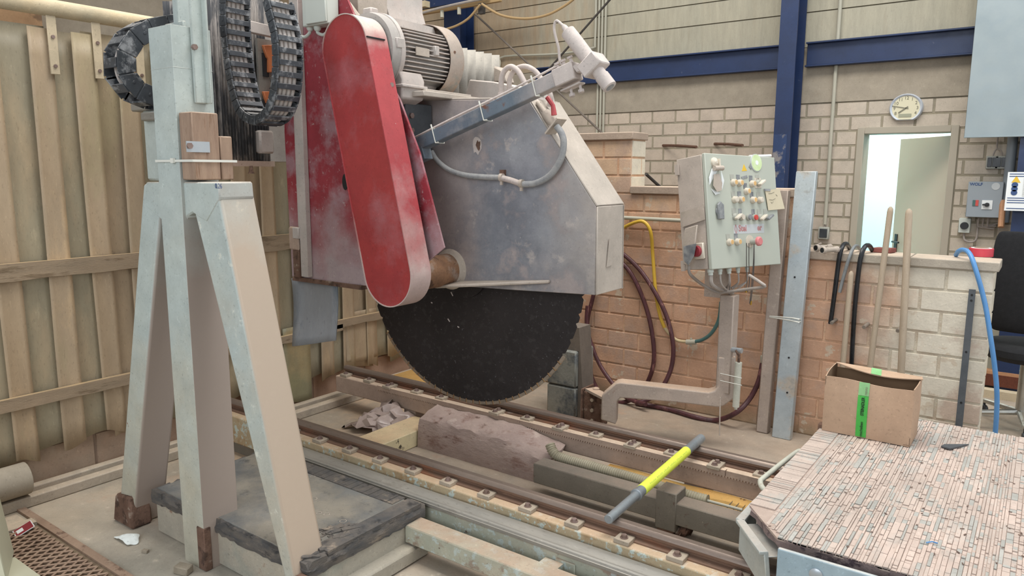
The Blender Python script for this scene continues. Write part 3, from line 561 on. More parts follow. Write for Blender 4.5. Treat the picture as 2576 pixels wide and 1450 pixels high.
# pipe along the wall
pp = thing('wall_pipe', PY(1600, 555, WY-.05), 'thin water pipe along the orange wall with a valve beside the blade guard', 'pipe')
b = MB(); p, q = PY(1548, 547, WY-.05), PY(1730, 556, WY-.05); b.cyl(p, q, .0135, 12); b.build('pipe', 'conduit', pp)
b = MB(); b.lathe(p-X_*.03, X_, [(0, .018), (.01, .026), (.04, .026), (.05, .018)], 12); b.cyl(p, p+Z_*.05, .008, 8); b.box(p.x-.03, p.x+.03, p.y-.008, p.y+.008, p.z+.045, p.z+.055); b.build('valve', 'rust', pp)
b = MB(); b.cyl((q.x-.02, WY-.05, q.z), (q.x-.02, WY, q.z), .012, 8); b.cyl((p.x+.1, WY-.05, p.z), (p.x+.1, WY, p.z), .01, 8); b.build('pipe_clamp', 'conduit', pp)
# hoses
def hose(name, pts, r, mat, label, Y=WY-.035, cat='hose', sm=7, seg=10, parent=None):
    b = MB(); P = [PY(a, c, (Y if len(e) == 0 else e[0])) for (a, c, *e) in pts]; b.tube(P, r, seg, smoothpath=sm)
    o = b.build(name, mat, parent); return tag(o, label, cat) if parent is None else o
yh = thing('water_hose', PY(1640, 700, WY-.04), 'yellow hose hanging over the wall pipe with a pale coupled end piece', 'hose')
hose('yellow_length', [(1520, 610), (1560, 578), (1600, 559, WY-.07), (1622, 560, WY-.075), (1637, 585, WY-.07), (1642, 640), (1648, 720), (1653, 760), (1662, 800), (1672, 825)], .012, 'hose_yellow', None, parent=yh)
hose('pale_length', [(1672, 825), (1685, 842), (1705, 857), (1735, 861)], .011, 'hose_pale', None, parent=yh)
hose('green_length', [(1735, 861), (1765, 856), (1790, 838), (1808, 805), (1814, 760)], .012, 'hose_green', None, parent=yh)
b = MB(); p = PY(1727, 861, WY-.035); q = PY(1750, 861, WY-.035); b.cyl(p, q, .018, 10); b.cyl((p+q)/2-Z_*.03, (p+q)/2+Z_*.028, .008, 8); b.build('coupling', 'conduit', yh)
rh = thing('red_hose', PY(1600, 1000, WY-.05), 'long dark red hose coiled on the orange wall and trailing over the floor', 'hose')
hose('coil', [(1528, 640), (1550, 650), (1585, 685), (1615, 745), (1635, 810), (1645, 880), (1641, 930), (1622, 975), (1600, 1000, 4.62), (1560, 1014, 4.6), (1525, 1005, 4.64), (1500, 975), (1482, 925), (1475, 860), (1479, 800), (1490, 755), (1502, 700)], .0155, 'hose_red', None, parent=rh)
hose('coil', [(1528, 622), (1565, 638), (1610, 680), (1650, 740, WY-.06), (1678, 800, WY-.06), (1693, 865, WY-.06), (1690, 920, WY-.06), (1672, 965, 4.64), (1645, 998, 4.6), (1600, 1016, 4.55)], .0155, 'hose_red', None, parent=rh)
hose('coil', [(1478, 770, WY-.06), (1476, 815, WY-.065), (1487, 865, WY-.065), (1510, 920, WY-.065), (1545, 970, 4.63), (1580, 1003, 4.58), (1625, 1018, 4.52)], .0155, 'hose_red', None, parent=rh)
b = MB(); P = [PZ(1600, 1015, .02), PZ(1680, 1030, .018), PZ(1750, 1050, .018), PZ(1800, 1058, .018), PY(1850, 1040, 4.55), PY(1885, 1005, 4.62), PY(1908, 960, 4.66), PY(1918, 915, 4.68)]; b.tube(P, .0165, 10, smoothpath=7); b.build('floor_length', 'hose_red', rh)
b = MB(); p = PY(1921, 902, 4.69); b.lathe(p-Z_*.03, Z_, [(0, .018), (.02, .022), (.045, .022), (.05, .012), (.07, .012)], 12); b.build('fitting', 'conduit', rh)
# blue hose, black hoses, trim
bh = thing('blue_hose', PY(2490, 850, WY-.05), 'bright blue hose looping over the wall end and hanging to the floor', 'hose')
ct = 1.125+.052
b = MB(); P = [PZ(2405, 642, ct+.01), PY(2412, 632, WY+.08), PY(2425, 629, WY+.04), PY(2440, 640, WY-.02), PY(2455, 680, WY-.06), PY(2478, 765, WY-.06), PY(2492, 850, WY-.07), PY(2503, 930, WY-.06), PY(2508, 1000, WY-.05), PY(2505, 1075, WY-.03), PY(2500, 1110, WY-.02)]
b.tube(P, .0125, 10, smoothpath=7); b.build('hose', 'hose_blue', bh)
def wallhose(pts, r, mat, label, name='hanging_hose', cat='hose'):
    b = MB(); P = [PZ(*pts[0], ct+.012), PY(*pts[1], WY+.05), PY(*pts[2], WY-.005)]+[PY(a, c, WY-.045) for a, c in pts[3:]]; b.tube(P, r, 10, smoothpath=6); return tag(b.build(name, mat), label, cat)
wallhose([(2136, 624), (2130, 614), (2121, 618), (2113, 640), (2107, 680), (2098, 750), (2089, 815)], .0135, 'hose_black', 'left and shorter of the two black hoses over the divider wall')
wallhose([(2194, 630), (2186, 618), (2175, 622), (2165, 650), (2158, 700), (2150, 780), (2145, 860), (2142, 920)], .0135, 'hose_black', 'longer black hose over the divider wall, reaching down behind the box')
wallhose([(2163, 627), (2156, 619), (2147, 624), (2136, 650), (2124, 690), (2112, 736)], .010, 'rubber_trim', 'grey rubber strip bent over the wall between the two black hoses', 'rubber_strip', 'strip')
# wooden handles
def stick(p, q, r, label, name='wooden_pole', mat='wood_handle'):
    p, q = V(p), V(q); d = (q-p); L_ = d.length
    b = MB(); b.lathe(p, d, [(0, r*.8), (.01, r), (L_-.03, r), (L_-.012, r*.85), (L_, r*.3)], 14); return tag(b.build(name, mat), label, 'handle')
def leanstick(bot, top, yb, yt, r, label):
    q = PY(*top, yt); p1 = PY(*bot, yb); d = (p1-q); k = (q.z-.012)/(q.z-p1.z); p = q+d*k; return stick((p.x, min(p.y, yb), max(p.z, .012)), q, r, label)
leanstick((2190, 915), (2241, 520), 4.60, 4.66, .0165, 'middle of three wooden handles, tall and leaning to the right above the box')
leanstick((2267, 930), (2287, 525), 4.60, 4.66, .019, 'thick wooden handle, rightmost of the three above the box')
leanstick((2122, 900), (2142, 682), 4.63, 4.68, .016, 'shortest wooden handle, ending below the wall top between the black hoses')
# dark strip
q = PY(2446, 729, WY-.035); p = PY(2412, 1068, WY-.085); k = q.z/(q.z-p.z); p = q+(p-q)*k
b = MB(); b.prism([(p.x-.018, WY-.09, .002), (p.x+.018, WY-.09, .002), (q.x+.016, WY-.03, q.z), (q.x-.016, WY-.03, q.z)], (0, .006, 0)); ds_ = tag(b.build('steel_strip', 'dark_strip'), 'dark grey drilled steel strip leaning on the white end of the wall', 'metal strip')
for f in (.03, .06, .34, .62):
    k = MB(); c0 = V((q.x+(p.x-q.x)*f, WY-.03-.06*f, q.z*(1-f))); k.cyl(c0-Y_*.002, c0+Y_*.001, .006, 12); k.build('hole', 'ink_black', ds_)
# red tape roll
p = PZ(2467, 645, ct); tp = thing('tape_roll', p, 'roll of red tape lying on the right end of the divider wall', 'tape')
b = MB(); b.lathe(p, Z_, [(0, .058), (0.002, .062), (.046, .062), (.048, .058)], 36); b.build('tape', 'tape_red', tp)
b = MB(); b.lathe(p+Z_*.048, Z_, [(0, .052), (.001, .052)], 30); b.build('side_label', 'paper_white', tp)
b = MB(); b.lathe(p+Z_*.049, Z_, [(0, .038), (.001, .038)], 30); b.build('core', 'cardboard_in', tp)
# reddish wood piece, coupling pair
b = MB(); p = PZ(2198, 636, ct); q = PZ(2250, 636, ct); b.obox((p+q)/2+Z_*.016, ((q.x-p.x)/2, .0, 0), (0.01, .035, 0), (0, 0, .014)); tag(b.build('wood_offcut', 'wood_red', bevel=.003), 'reddish brown wood offcut on the wall top behind the handles', 'wood')
for (a_, c_, l) in (((2052, 620), (2092, 612), 'hose coupling on the wall top, the rear and left one of two'), ((2068, 626), (2104, 613), 'hose coupling on the wall top, the front and right one of two')):
    p = PZ(a_[0], a_[1]+4, ct+.02); q = p+V((.06, .10, 0)); t_ = thing('hose_coupling', V((p.x, p.y, ct)), l, 'coupling')
    d = (q-p).normalized(); b = MB(); b.lathe(p, d, [(0, .020), (.004, .022), (.02, .022), (.022, .016), (.10, .016), (.104, .020), (.12, .020)], 18); b.build('body', 'pipe_dusty', t_)
    b = MB(); b.lathe(p-d*.001, d, [(0, .015), (.0005, .015)], 18); b.build('bore', 'ink_black', t_)
    b = MB(); b.cyl(p+d*.012+Z_*.018, p+d*.012+V((.022, 0, .03)), .005, 8); b.build('lug', 'pipe_dusty', t_)
# office chair behind the wall
chx, chy = PY(2560, 700, 5.45).x, 5.45; oc = thing('office_chair', (chx+.05, chy, 0), 'black office chair behind the right end of the divider wall', 'chair')
c0 = V((chx+.08, chy, 0)); fr = V((-.35, .93, 0)).normalized(); sd_ = V((fr.y, -fr.x, 0))
b = MB(); zt_, zb2 = 1.30, .86
P = []
x0b = PY(2480, 700, 5.40).x
for (zz, hw, yo) in ((.66, .20, .03), (.80, .23, 0), (1.0, .235, -.01), (1.2, .225, 0), (1.285, .215, .01), (1.31, .19, .02)):
    P.append((zz, hw, yo))
vs = []; fs = []
for (zz, hw, yo) in P:
    for k in range(9):
        t = -1+k/4; vs.append((x0b+.235+t*hw, 5.38+yo-.05*(t*t)*-1, zz))
for i in range(len(P)-1):
    for k in range(8): fs.append((i*9+k, i*9+k+1, (i+1)*9+k+1, (i+1)*9+k))
b.add(vs, fs); bk = b.build('backrest', 'chair_black', oc); so = bk.modifiers.new('solid', 'SOLIDIFY'); so.thickness = .06; so.offset = -1; bk.modifiers.new('sub', 'SUBSURF').levels = 1
b = MB(); cz = .52; b.lathe((x0b+.25, 5.62, cz-.05), Z_, [(0, .14), (.015, .22), (.05, .262), (.09, .262), (.11, .24), (.12, .18)], 32); b.build('seat', 'chair_black', oc)
b = MB(); b.cyl((x0b+.25, 5.62, .12), (x0b+.25, 5.62, cz-.04), .028, 14); b.build('gas_column', 'chrome', oc)
for k in range(5):
    g = math.radians(205+72*k); d = V((math.cos(g), math.sin(g), 0)); e = V((x0b+.25, 5.62, .11))+d*.30
    b = MB(); b.tube([(x0b+.25, 5.62, .13), e], [.022, .015], 8); lg = b.build('leg', 'chrome', oc)
    b = MB(); b.lathe(e-Z_*.055+d.cross(Z_)*-.012, d.cross(Z_), [(0, .026), (.008, .03), (.016, .03), (.024, .026)], 16); b.cyl(e-Z_*.06, e, .008, 8); b.build('caster', 'black_plastic', oc)
for s_ in (-1, 1):
    b = MB(); xx = x0b+.25+s_*.245; b.tube([(xx, 5.42, .84), (xx-.005*s_, 5.55, .70), (xx, 5.72, .69)], .022, 8, smoothpath=5); b.build('armrest', 'black_plastic', oc)
# broom and ledge at the far wall base
br = thing('floor_broom', PY(2530, 985, 6.7), 'wide broom head with red-brown bristles behind the chair', 'broom')
p = PY(2470, 960, 6.72); b = MB(); b.box(p.x, p.x+1.0, 6.66, 6.76, .02, .11); b.build('bristles', 'bristle', br)
b = MB(); b.box(p.x, p.x+1.0, 6.67, 6.75, .11, .135); b.build('broom_head', 'broom_wood', br)
b = MB(); b.box(-.6, 1.2, BY-.12, BY-.012, 0, .42); struct(b.build('baseboard_back', 'conduit'))
b = MB(); b.box(-.5, .9, 6.35, 6.43, 0, .06); tag(b.build('floor_lath', 'bracket_cream'), 'pale lath on the floor in front of the broom', 'lath')

# ================================================================== CURTAIN
cu_t = thing('strip_curtain', (CX, 2.3, .13), 'tall dusty plastic strip curtain held by wooden battens on the left side', 'curtain')
zr = 2.36
bz = [PX(100, 688, CX+.03).z, PX(150, 1020, CX+.03).z]
bz = [1.155, .50]
def strip(y0, y1, z0, z1, x, mat, r_, name='strip'):
    n = 7; m_ = 16; vs = []; fs = []; ph = r_.uniform(0, 6)
    for i in range(m_+1):
        zz = z0+(z1-z0)*i/m_
        for k in range(n):
            t = k/(n-1); yy = y0+(y1-y0)*t+.006*math.sin(zz*1.2+ph); zo = 0
            if i == 0: zo = .02*math.sin(3*t+ph)
            vs.append((x-.005*math.sin(PI*t)+.005*math.sin(zz*2.2+ph+t*2), yy, zz+zo))
    for i in range(m_):
        for k in range(n-1): fs.append((i*n+k, i*n+k+1, (i+1)*n+k+1, (i+1)*n+k))
    b = MB(); b.add(vs, fs); o = b.build(name, mat, cu_t); s_ = o.modifiers.new('solid', 'SOLIDIFY'); s_.thickness = .003; return o
rr = random.Random(5); y = 0.35; k = 0
while y < 4.15:
    wv = .25+rr.uniform(-.02, .02)
    strip(y, y+wv, .16+rr.uniform(0, .05), zr-rr.uniform(0, .03), CX-.012, 'curtain_grey' if k % 4 != 3 else 'curtain_peach', rr)
    if y+wv < 4.2: strip(y+wv-.085, y+wv+.025, .17+rr.uniform(0, .05), zr-.02, CX+.016, 'curtain_peach', rr)
    y += wv-.03; k += 1
strip(3.55, 3.86, .25, .62, CX+.02, 'curtain_peach', rr, 'loose_flap'); strip(3.0, 3.22, .08, .6, CX+.025, 'curtain_dark', rr, 'loose_flap')
b = MB(); b.cyl((CX+.02, -.2, 2.44), (CX+.02, 4.7, 2.44), .042, 16); b.build('top_rail', 'rail_cream', cu_t)
for (px, py) in ((130, 75), (243, 95), (350, 115), ):
    yy = PX(px, py, CX+.03).y; b = MB(); b.box(CX+.026, CX+.034, yy-.022, yy+.022, 2.12, 2.42); br_ = b.build('strap_bracket', 'bracket_cream', cu_t, bevel=.002)
    for zz in (2.16, 2.3):
        b = MB(); b.cyl((CX+.034, yy, zz), (CX+.041, yy, zz), .009, 8); b.build('bolt', 'bolt_steel', br_)
for (y0, y1, zc_, hh_) in ((.3, 2.30, bz[0], .085), (2.33, 3.2, bz[0]+.03, .10), (.3, 2.2, bz[1], .06), (2.2, 3.5, bz[1]+.03, .05), (3.2, 4.1, bz[1]+.06, .055)):
    b = MB(); n = 14; vs = []
    for i in range(n+1):
        yy = y0+(y1-y0)*i/n
        for (dx, dz) in ((0, -1), (1, -1), (1, 1), (0, 1)): vs.append((CX+.018+dx*.028, yy, zc_+dz*hh_/2+(rr.uniform(-.006, .004) if dz < 0 else rr.uniform(-.001, .001))))
    fs = [(0, 1, 2, 3), (n*4+3, n*4+2, n*4+1, n*4)]+[(i*4+j, (i+1)*4+j, (i+1)*4+(j+1) % 4, i*4+(j+1) % 4) for i in range(n) for j in range(4)]
    b.add(vs, fs); b.build('wooden_batten', 'wood_batten', cu_t)
b = MB(); q_ = PX(30, 1170, -4.0); b.cyl((CX+.13, 1.0, .142), (CX+.13, 1.38, .142), .08, 20); tag(b.build('drain_pipe', 'plaster'), 'short grey pipe lying under the curtain at the left edge', 'pipe')

# ================================================================== TRACK
def rail(mb, x0, x1, y, z, s=1.0):
    prof = [(-.036, 0), (.036, 0), (.036, .006), (.012, .014), (.012, .022), (.024, .030), (.026, .042), (.022, .051), (.012, .058), (-.012, .058), (-.022, .051), (-.026, .042), (-.024, .030), (-.012, .022), (-.012, .014), (-.036, .006)]
    mb.prism([(x0, y+a*s, z+c*s) for a, c in prof], (x1-x0, 0, 0))
def clip(parent, x, y, z, two=False, flip=1, src={}):
    key = (two, flip)
    if key not in src:
        b = MB(); L_ = .085 if two else .06
        b.obox((x, y-flip*(.018+L_/2), z+.009), (.033, 0, 0), (0, L_/2, 0), (0, 0, .009)); o = b.build('rail_clip', 'clip_steel', parent, bevel=.002)
        bl_ = []
        for dy in ((.045, .082) if two else (.052,)):
            k = MB(); c0 = V((x, y-flip*dy, z+.018)); k.lathe(c0, Z_, [(0, .016), (.003, .016)], 14); k.lathe(c0+Z_*.003, Z_, [(0, .012), (.010, .011)], 6); bl_.append(k.build('bolt', 'bolt_steel', o))
        src[key] = (o, bl_, V((x, y, z)), parent); return o
    o, bl_, p0, par0 = src[key]; c = o.copy(); C.objects.link(c); c.parent = parent
    c.location = (V((x, y, z))-ORG[parent.name])-(p0-ORG[par0.name])
    for q in bl_: d = q.copy(); C.objects.link(d); d.parent = c
    return c
TX0, TX1 = -4.0, 1.2; YN, YF = 2.45, 3.385; ZB = .24
tn_ = thing('near_track', (-1.4, YN, 0), 'near beam of the table track with rusty rail and peeling cream paint', 'track')
b = MB(); b.box(TX0, TX1, 2.368, 2.56, .075, ZB); b.build('beam', 'track_paint', tn_, bevel=.008, seg=2)
b = MB(); b.box(TX0, TX1, 2.40, 2.53, .0, .075); b.build('footing', 'dark_beam', tn_)
b = MB(); rail(b, TX0, TX1, YN, ZB); b.build('rail', 'rail_steel', tn_)
cap = lambda x0, x1, y: [(x0, y+a, ZB+c) for a, c in ((-.0265, .0425), (-.0225, .0518), (-.0122, .0592), (.0122, .0592), (.0225, .0518), (.0265, .0425), (.024, .043), (.012, .055), (-.012, .055), (-.024, .043))]
b = MB(); b.prism(cap(TX0, TX1, YN), (TX1-TX0, 0, 0)); b.build('running_surface', 'rail_top', tn_)
xs = []
for (px, py) in ((758, 1082), (828, 1104), (903, 1128), (980, 1152), (1064, 1178), (1150, 1207), (1245, 1238), (1349, 1271), (1462, 1310), (1583, 1353), (1715, 1396), (1870, 1445)):
    clip(tn_, PZ(px, py, ZB).x, YN, ZB, False, 1)
for (px, py) in ((742, 1048), (790, 1062), (806, 1067), (870, 1088), (1020, 1137), (1187, 1185), (1385, 1245), (1618, 1318), (1895, 1412)):
    clip(tn_, PZ(px, py, ZB).x, YN, ZB, False, -1)
tf = thing('far_track', (-1.6, YF, 0), 'far beam of the table track with toothed rack, partly behind the saw blade', 'track')
FX0 = PZ(868, 938, ZB).x
b = MB(); b.box(FX0, TX1, 3.30, 3.46, .125, ZB); b.build('beam', 'beam_dusty', tf, bevel=.008, seg=2)
b = MB(); rail(b, FX0+.02, TX1, YF, ZB); b.build('rail', 'rail_steel', tf)
b = MB(); b.prism(cap(FX0+.02, TX1, YF), (TX1-FX0-.02, 0, 0)); b.build('running_surface', 'rail_top', tf)
rx0 = PZ(953, 971, ZB).x
b = MB(); b.box(rx0, -1.13, 3.288, 3.315, ZB-.022, ZB+.006); b.box(-1.125, TX1, 3.288, 3.315, ZB-.022, ZB+.006)
x = rx0
while x < TX1-.02:
    b.prism([(x, 3.288, ZB-.022), (x+.011, 3.288, ZB-.022), (x+.0085, 3.288, ZB-.030), (x+.0025, 3.288, ZB-.030)], (0, .027, 0)); x += .0145
b.build('gear_rack', 'beam_dusty', tf)
for (px, py, tw) in ((895, 940, 0), (950, 955, 0), (1005, 968, 1), (1070, 983, 0), (1120, 1002, 0), (1272, 1032, 1), (1350, 1047, 0), (1428, 1071, 1), (1520, 1088, 0), (1608, 1113, 1), (1705, 1134, 0), (1812, 1166, 1), (1925, 1190, 0)):
    clip(tf, PZ(px, py, ZB).x, YF-.005, ZB, bool(tw), 1)
for (a_, w_, z1) in ((PY(1034, 1040, 3.32).x, .10, .125), (-1.29, .10, .125), (.3, .1, .125)):
    b = MB(); b.box(a_-w_/2, a_+w_/2, 3.31, 3.45, 0, z1); b.build('foot', 'beam_dusty', tf)
# guide rail in front
gr = thing('guide_rail', (-1.4, 2.3, 0), 'long grey guide profile with mint painted apron in front of the near track', 'guide rail')
GX0, GX1 = -3.16, .9
b = MB(); b.prism([(GX0, a, c) for a, c in ((2.262, .196), (2.262, .184), (2.30, .180), (2.35, .180), (2.358, .19), (2.358, .203), (2.345, .212), (2.315, .213), (2.30, .206), (2.285, .204))], (GX1-GX0, 0, 0)); b.build('profile', 'steel_grey', gr)
b = MB(); b.cyl((GX0, 2.278, .198), (GX1, 2.278, .198), .012, 10); b.build('guide_rod', 'steel_grey', gr)
b = MB(); b.box(GX0+.02, GX1, 2.27, 2.33, .098, .178); b.build('apron', 'mint_paint', gr, bevel=.005)
for px in (1424, 735):
    x = PY(px, 1390, 2.27).x if px > 1000 else -3.07; b = MB(); b.box(x-.045, x+.045, 2.262, 2.335, 0, .16); b.build('post', 'mint_paint', gr, bevel=.004)
b = MB(); b.box(.2, .29, 2.262, 2.335, 0, .16); b.build('post', 'mint_paint', gr, bevel=.004)
b = MB(); b.box(-2.10, .8, 2.115, 2.215, .075, .155); tag(b.build('lower_beam', 'mint_paint', bevel=.005), 'low mint painted beam running from the black base slab below the guide rail', 'beam')
b = MB(); b.box(-1.475, -1.39, 2.216, 2.261, 0, .15); b.build('bracket', 'mint_paint', gr)
# cross beam, pit trough, mid beam
xl = PZ(940, 1080, .1).x
b = MB(); b.box(-3.17, -2.965, 2.562, 3.30, .0, .10); tag(b.build('cross_beam', 'cream_paint', bevel=.005), 'cream crossbeam with flaking black edges between the two rails', 'beam')
b = MB(); n = 22; m_ = 8; vs = []; fs = []; r2 = random.Random(9); tx0, tx1 = -2.955, -2.02
for i in range(n+1):
    for j, (yy, zz) in enumerate(((3.10, .0), (3.105, .07), (3.115, .13), (3.13, .175), (3.16, .195), (3.20, .205), (3.24, .212), (3.285, .22))):
        dip = .05*max(0, (i/n-.75)/.25) if j > 2 else 0
        vs.append((tx0+(tx1-tx0)*i/n, yy+(r2.uniform(-.008, .008) if 0 < j < 7 else 0), max(0, zz+(r2.uniform(-.008, .006) if j else 0)-dip)))
for i in range(n):
    for j in range(m_-1): fs.append((i*m_+j, (i+1)*m_+j, (i+1)*m_+j+1, i*m_+j+1))
fs.append([j for j in range(m_)]); fs.append([n*m_+j for j in range(m_)][::-1]); fs.append([i*m_+m_-1 for i in range(n+1)]+[i*m_ for i in range(n, -1, -1)])
b.add(vs, fs); tr_ = b.build('stone_block', 'gypsum'); tag(tr_, 'rough purplish stone block caked in slurry under the saw blade', 'stone')
mb_ = thing('middle_beam', (-1.5, 3.05, 0), 'dark grey square beam with a short post between the two rails', 'beam')
b = MB(); b.box(-2.02, .9, 2.97, 3.07, .065, .170); b.build('beam', 'dark_beam', mb_, bevel=.005)
b = MB(); b.box(-1.335, -1.235, 2.965, 3.075, .03, .215); b.build('post', 'dark_beam', mb_, bevel=.004)
b = MB(); b.box(-1.325, -1.245, 2.97, 3.07, 0, .03); b.build('foot', 'rust', mb_)
b = MB(); r3 = random.Random(2)
for k in range(26): c0 = V((-1.215+r3.uniform(-.02, .02), 3.02+r3.uniform(-.03, .04), .02+r3.uniform(-.01, .03))); b.obox(c0, (.012, r3.uniform(-.008, .008), .004), (0, .01, .006), (.004, 0, .01))
b.build('slurry_clump', 'rust', mb_)
# corrugated hose
def corr(mb, P, r, n_per=.012):
    Q = catmull([V(p) for p in P], 10); L_ = [0]
    for i in range(1, len(Q)): L_.append(L_[-1]+(Q[i]-Q[i-1]).length)
    N_ = int(L_[-1]/n_per*2); pts = []; R = []
    for k in range(N_+1):
        s = L_[-1]*k/N_; i = 0
        while i < len(L_)-2 and L_[i+1] < s: i += 1
        t = (s-L_[i])/max(1e-6, L_[i+1]-L_[i]); pts.append(Q[i].lerp(Q[i+1], t)); R.append(r if k % 2 else r*.85)
    mb.tube(pts, R, 14)
b = MB(); corr(b, [PY(1383, 1118, 3.15), PY(1392, 1138, 3.14), PY(1415, 1154, 3.14), PY(1500, 1178, 3.14), PY(1600, 1206, 3.14), PY(1720, 1244, 3.13), PY(1780, 1260, 3.13)], .028)
co = tag(b.build('suction_hose', 'corrugated'), 'beige corrugated hose lying between the middle beam and the far rail', 'hose')
b = MB(); b.cyl(PY(1778, 1260, 3.13), PY(1868, 1284, 3.13), .007, 8); b.build('inner_tube', 'conduit', co)
b = MB()
for k in range(3): p = PY(1836+k*16, 1270+k*5, 3.15); b.obox(p, (.006, 0, .01), (0, .02, 0), (0, 0, .004))
b.build('metal_clasp', 'plate_steel', co)
b = MB(); b.box(-2.0, .9, 3.16, 3.295, 0, .09); tag(b.build('floor_shade_strip', 'floor_shade'), 'dark strip standing in for floor shade along the far track beside the corrugated hose', 'shade', kind='stuff')  # shaded floor behind the middle beam, made as a low dark strip
b = MB(); vs = []; n = 16
for i in range(n+1):
    x = -1.75+1.3*i/n; vs += [(x, 3.205+.012*math.sin(i*1.7), .0905), (x, 3.298, .0905), (x, 3.298, .125+.004*math.sin(i)), (x, 3.225+.012*math.sin(i*1.7), .120)]
b.add(vs, [(i*4+j, (i+1)*4+j, (i+1)*4+(j+1) % 4, i*4+(j+1) % 4) for i in range(n) for j in range(4)]+[(3, 2, 1, 0), (n*4, n*4+1, n*4+2, n*4+3)]); tag(b.build('yellow_slurry', 'sand_yellow'), 'bright yellow dried slurry strip behind the corrugated hose', 'slurry', kind='stuff')
b = MB(); p = PY(1030, 950, 4.1); b.box(-4.02, -3.5, 3.80, 4.35, 0, .08); tag(b.build('yellow_tray', 'sand_yellow', bevel=.01), 'yellow stained block behind the far track, left of the blade', 'block')
# crumpled plastic film
b = MB(); r4 = random.Random(12); vs = []; n = 12; m_ = 9; c0 = PY(985, 1050, 3.12)
for i in range(n+1):
    for j in range(m_+1):
        u_, v_ = i/n, j/m_
        vs.append((-3.56+.42*u_+r4.uniform(-.02, .02)+.05*v_, 3.05+.22*v_+r4.uniform(-.035, .035), .015+.15*math.sin(PI*min(1, u_*1.1))**.6*(.25+.75*v_)+r4.uniform(-.025, .025)))
b.add(vs, [(i*(m_+1)+j, (i+1)*(m_+1)+j, (i+1)*(m_+1)+j+1, i*(m_+1)+j+1) for i in range(n) for j in range(m_)])
pf = tag(b.build('plastic_film', 'plastic_film'), 'crumpled dusty plastic film stuffed under the far track beam', 'plastic film'); pf.modifiers.new('solid', 'SOLIDIFY').thickness = .002
# block pillar with bracket and swing arm and cabinet pole
b = MB(); bp_y = 4.12
px0, px1 = PY(1375, 1000, bp_y).x, PY(1447, 1000, bp_y).x
b.box(px0, px1, bp_y, bp_y+.24, 0, .205); b.box(px0, px1, bp_y, bp_y+.24, .21, .46); 
pil = tag(b.build('block_pier', 'block_grey', bevel=.01), 'grey block pier with black paint behind the saw blade', 'pier')
b = MB(); b.prism([(px1+.002, bp_y+.03, 0), (px1+.055, bp_y+.03, 0), (px1+.002, bp_y+.03, .62), (px0+.05, bp_y+.03, .62), (px0+.05, bp_y+.03, .465), (px1+.002, bp_y+.03, .46)], (0, .15, 0)); b.build('plaster_wedge', 'plaster_dark', pil)
b = MB(); b.box(-3.0, -2.05, 3.62, 3.9, 0, .06); b.box(-3.0, -2.05, 3.72, 3.9, .06, .10); tag(b.build('floor_profile', 'corrugated', bevel=.01), 'pale ribbed profile on the floor behind the far rail, below the block pier', 'profile')
sa = thing('swing_arm', PY(1480, 1050, 4.05), 'dusty swing arm on a hinge bracket carrying the control cabinet pole', 'swing arm')
yb_ = 4.02
p, q = PY(1468, 985, yb_), PY(1512, 1058, yb_); b = MB(); b.box(p.x, q.x, yb_, yb_+.09, .02, p.z); b.box(p.x-.012, p.x+.0, yb_-.02, yb_+.14, .02, p.z+.02); hb = b.build('hinge_bracket', 'rust', sa, bevel=.012, seg=2)
for k in range(3): b = MB(); zz = p.z-.045-.07*k; b.cyl(((p.x+q.x)/2, yb_-.01, zz), ((p.x+q.x)/2, yb_+.001, zz), .012, 10); b.build('bolt', 'clip_steel', hb)
PXp, PYp = PY(1833, 800, 4.2).x, 4.2
zarm = PY(1812, 992, 4.2).z
e0 = PZ(1560, 972, zarm+.01); e0 = V((e0.x, max(3.85, min(e0.y, 4.15)), zarm)); pole = V((PXp, PYp, zarm))
zb3 = PY(1550, 1062, e0.y).z
AW = .085
dleg = V(((PY(1530, 1020, e0.y)).x, e0.y, 0))
nar = (V((pole.x, PYp, 0))-V((dleg.x, e0.y, 0))).normalized(); nar = V((nar.y, -nar.x, 0)); pf0 = V((dleg.x, e0.y-.05, .1))
AO = [(1513.6, 996), (1549, 965), (1560, 963), (1782, 988), (1797, 984), (1807, 972), (1807, 900), (1850, 900), (1850, 1000), (1822, 1022), (1807, 1026), (1773, 1022), (1698, 1013), (1561, 1002), (1551, 1011), (1549, 1069), (1511, 1057)]
b = MB(); b.prism([PP(a, c, pf0, nar) for a, c in AO], -nar*.10); b.build('arm', 'arm_dusty', sa, bevel=.008, seg=2)
b = MB(); b.beam((p.x+.02, yb_+.045, p.z+.008), (dleg.x, e0.y, p.z+.008), .07, .016); b.lathe(((p.x+q.x)/2, yb_+.045, p.z+.016), Z_, [(0, .022), (.006, .022), (.012, .012)], 14); b.build('hinge_plate', 'arm_dusty', sa)
ptop = PY(1845, 742, 4.2).z
b = MB(); b.beam((pole.x, PYp, zarm+.02), (pole.x, PYp, ptop), AW, AW+.01, up=Y_); b.build('pole', 'arm_dusty', sa, bevel=.006)
b = MB(); p = PY(1855, 882, 4.17); b.tube([p-V((.05, 0, 0)), p+V((.03, -.01, .004))], .016, 10); b.build('stub_tube', 'plate_steel', sa)
lamp = thing('work_lamp', PY(1850, 1030, 4.16), 'slim white tube lamp hanging beside the swing arm pole', 'lamp')
b = MB(); p, q = PY(1858, 912, 4.15), PY(1851, 1024, 4.15); b.cyl(p, q, .020, 14); b.cyl(q, q+(q-p).normalized()*.015, .01, 10); b.build('tube', 'handle_paint', lamp)
b = MB(); b.tube([p, p+Z_*.04, p+V((-.02, 0, .07))], .008, 8); b.build('hanger', 'rust', lamp)
for py in (950, 968): b = MB(); b.tube([PY(1812, py-10, 4.14), PY(1835, py-5, 4.125), PY(1866, py+2, 4.12)], .0025, 6); b.build('tie_wire', 'tie_white', lamp)
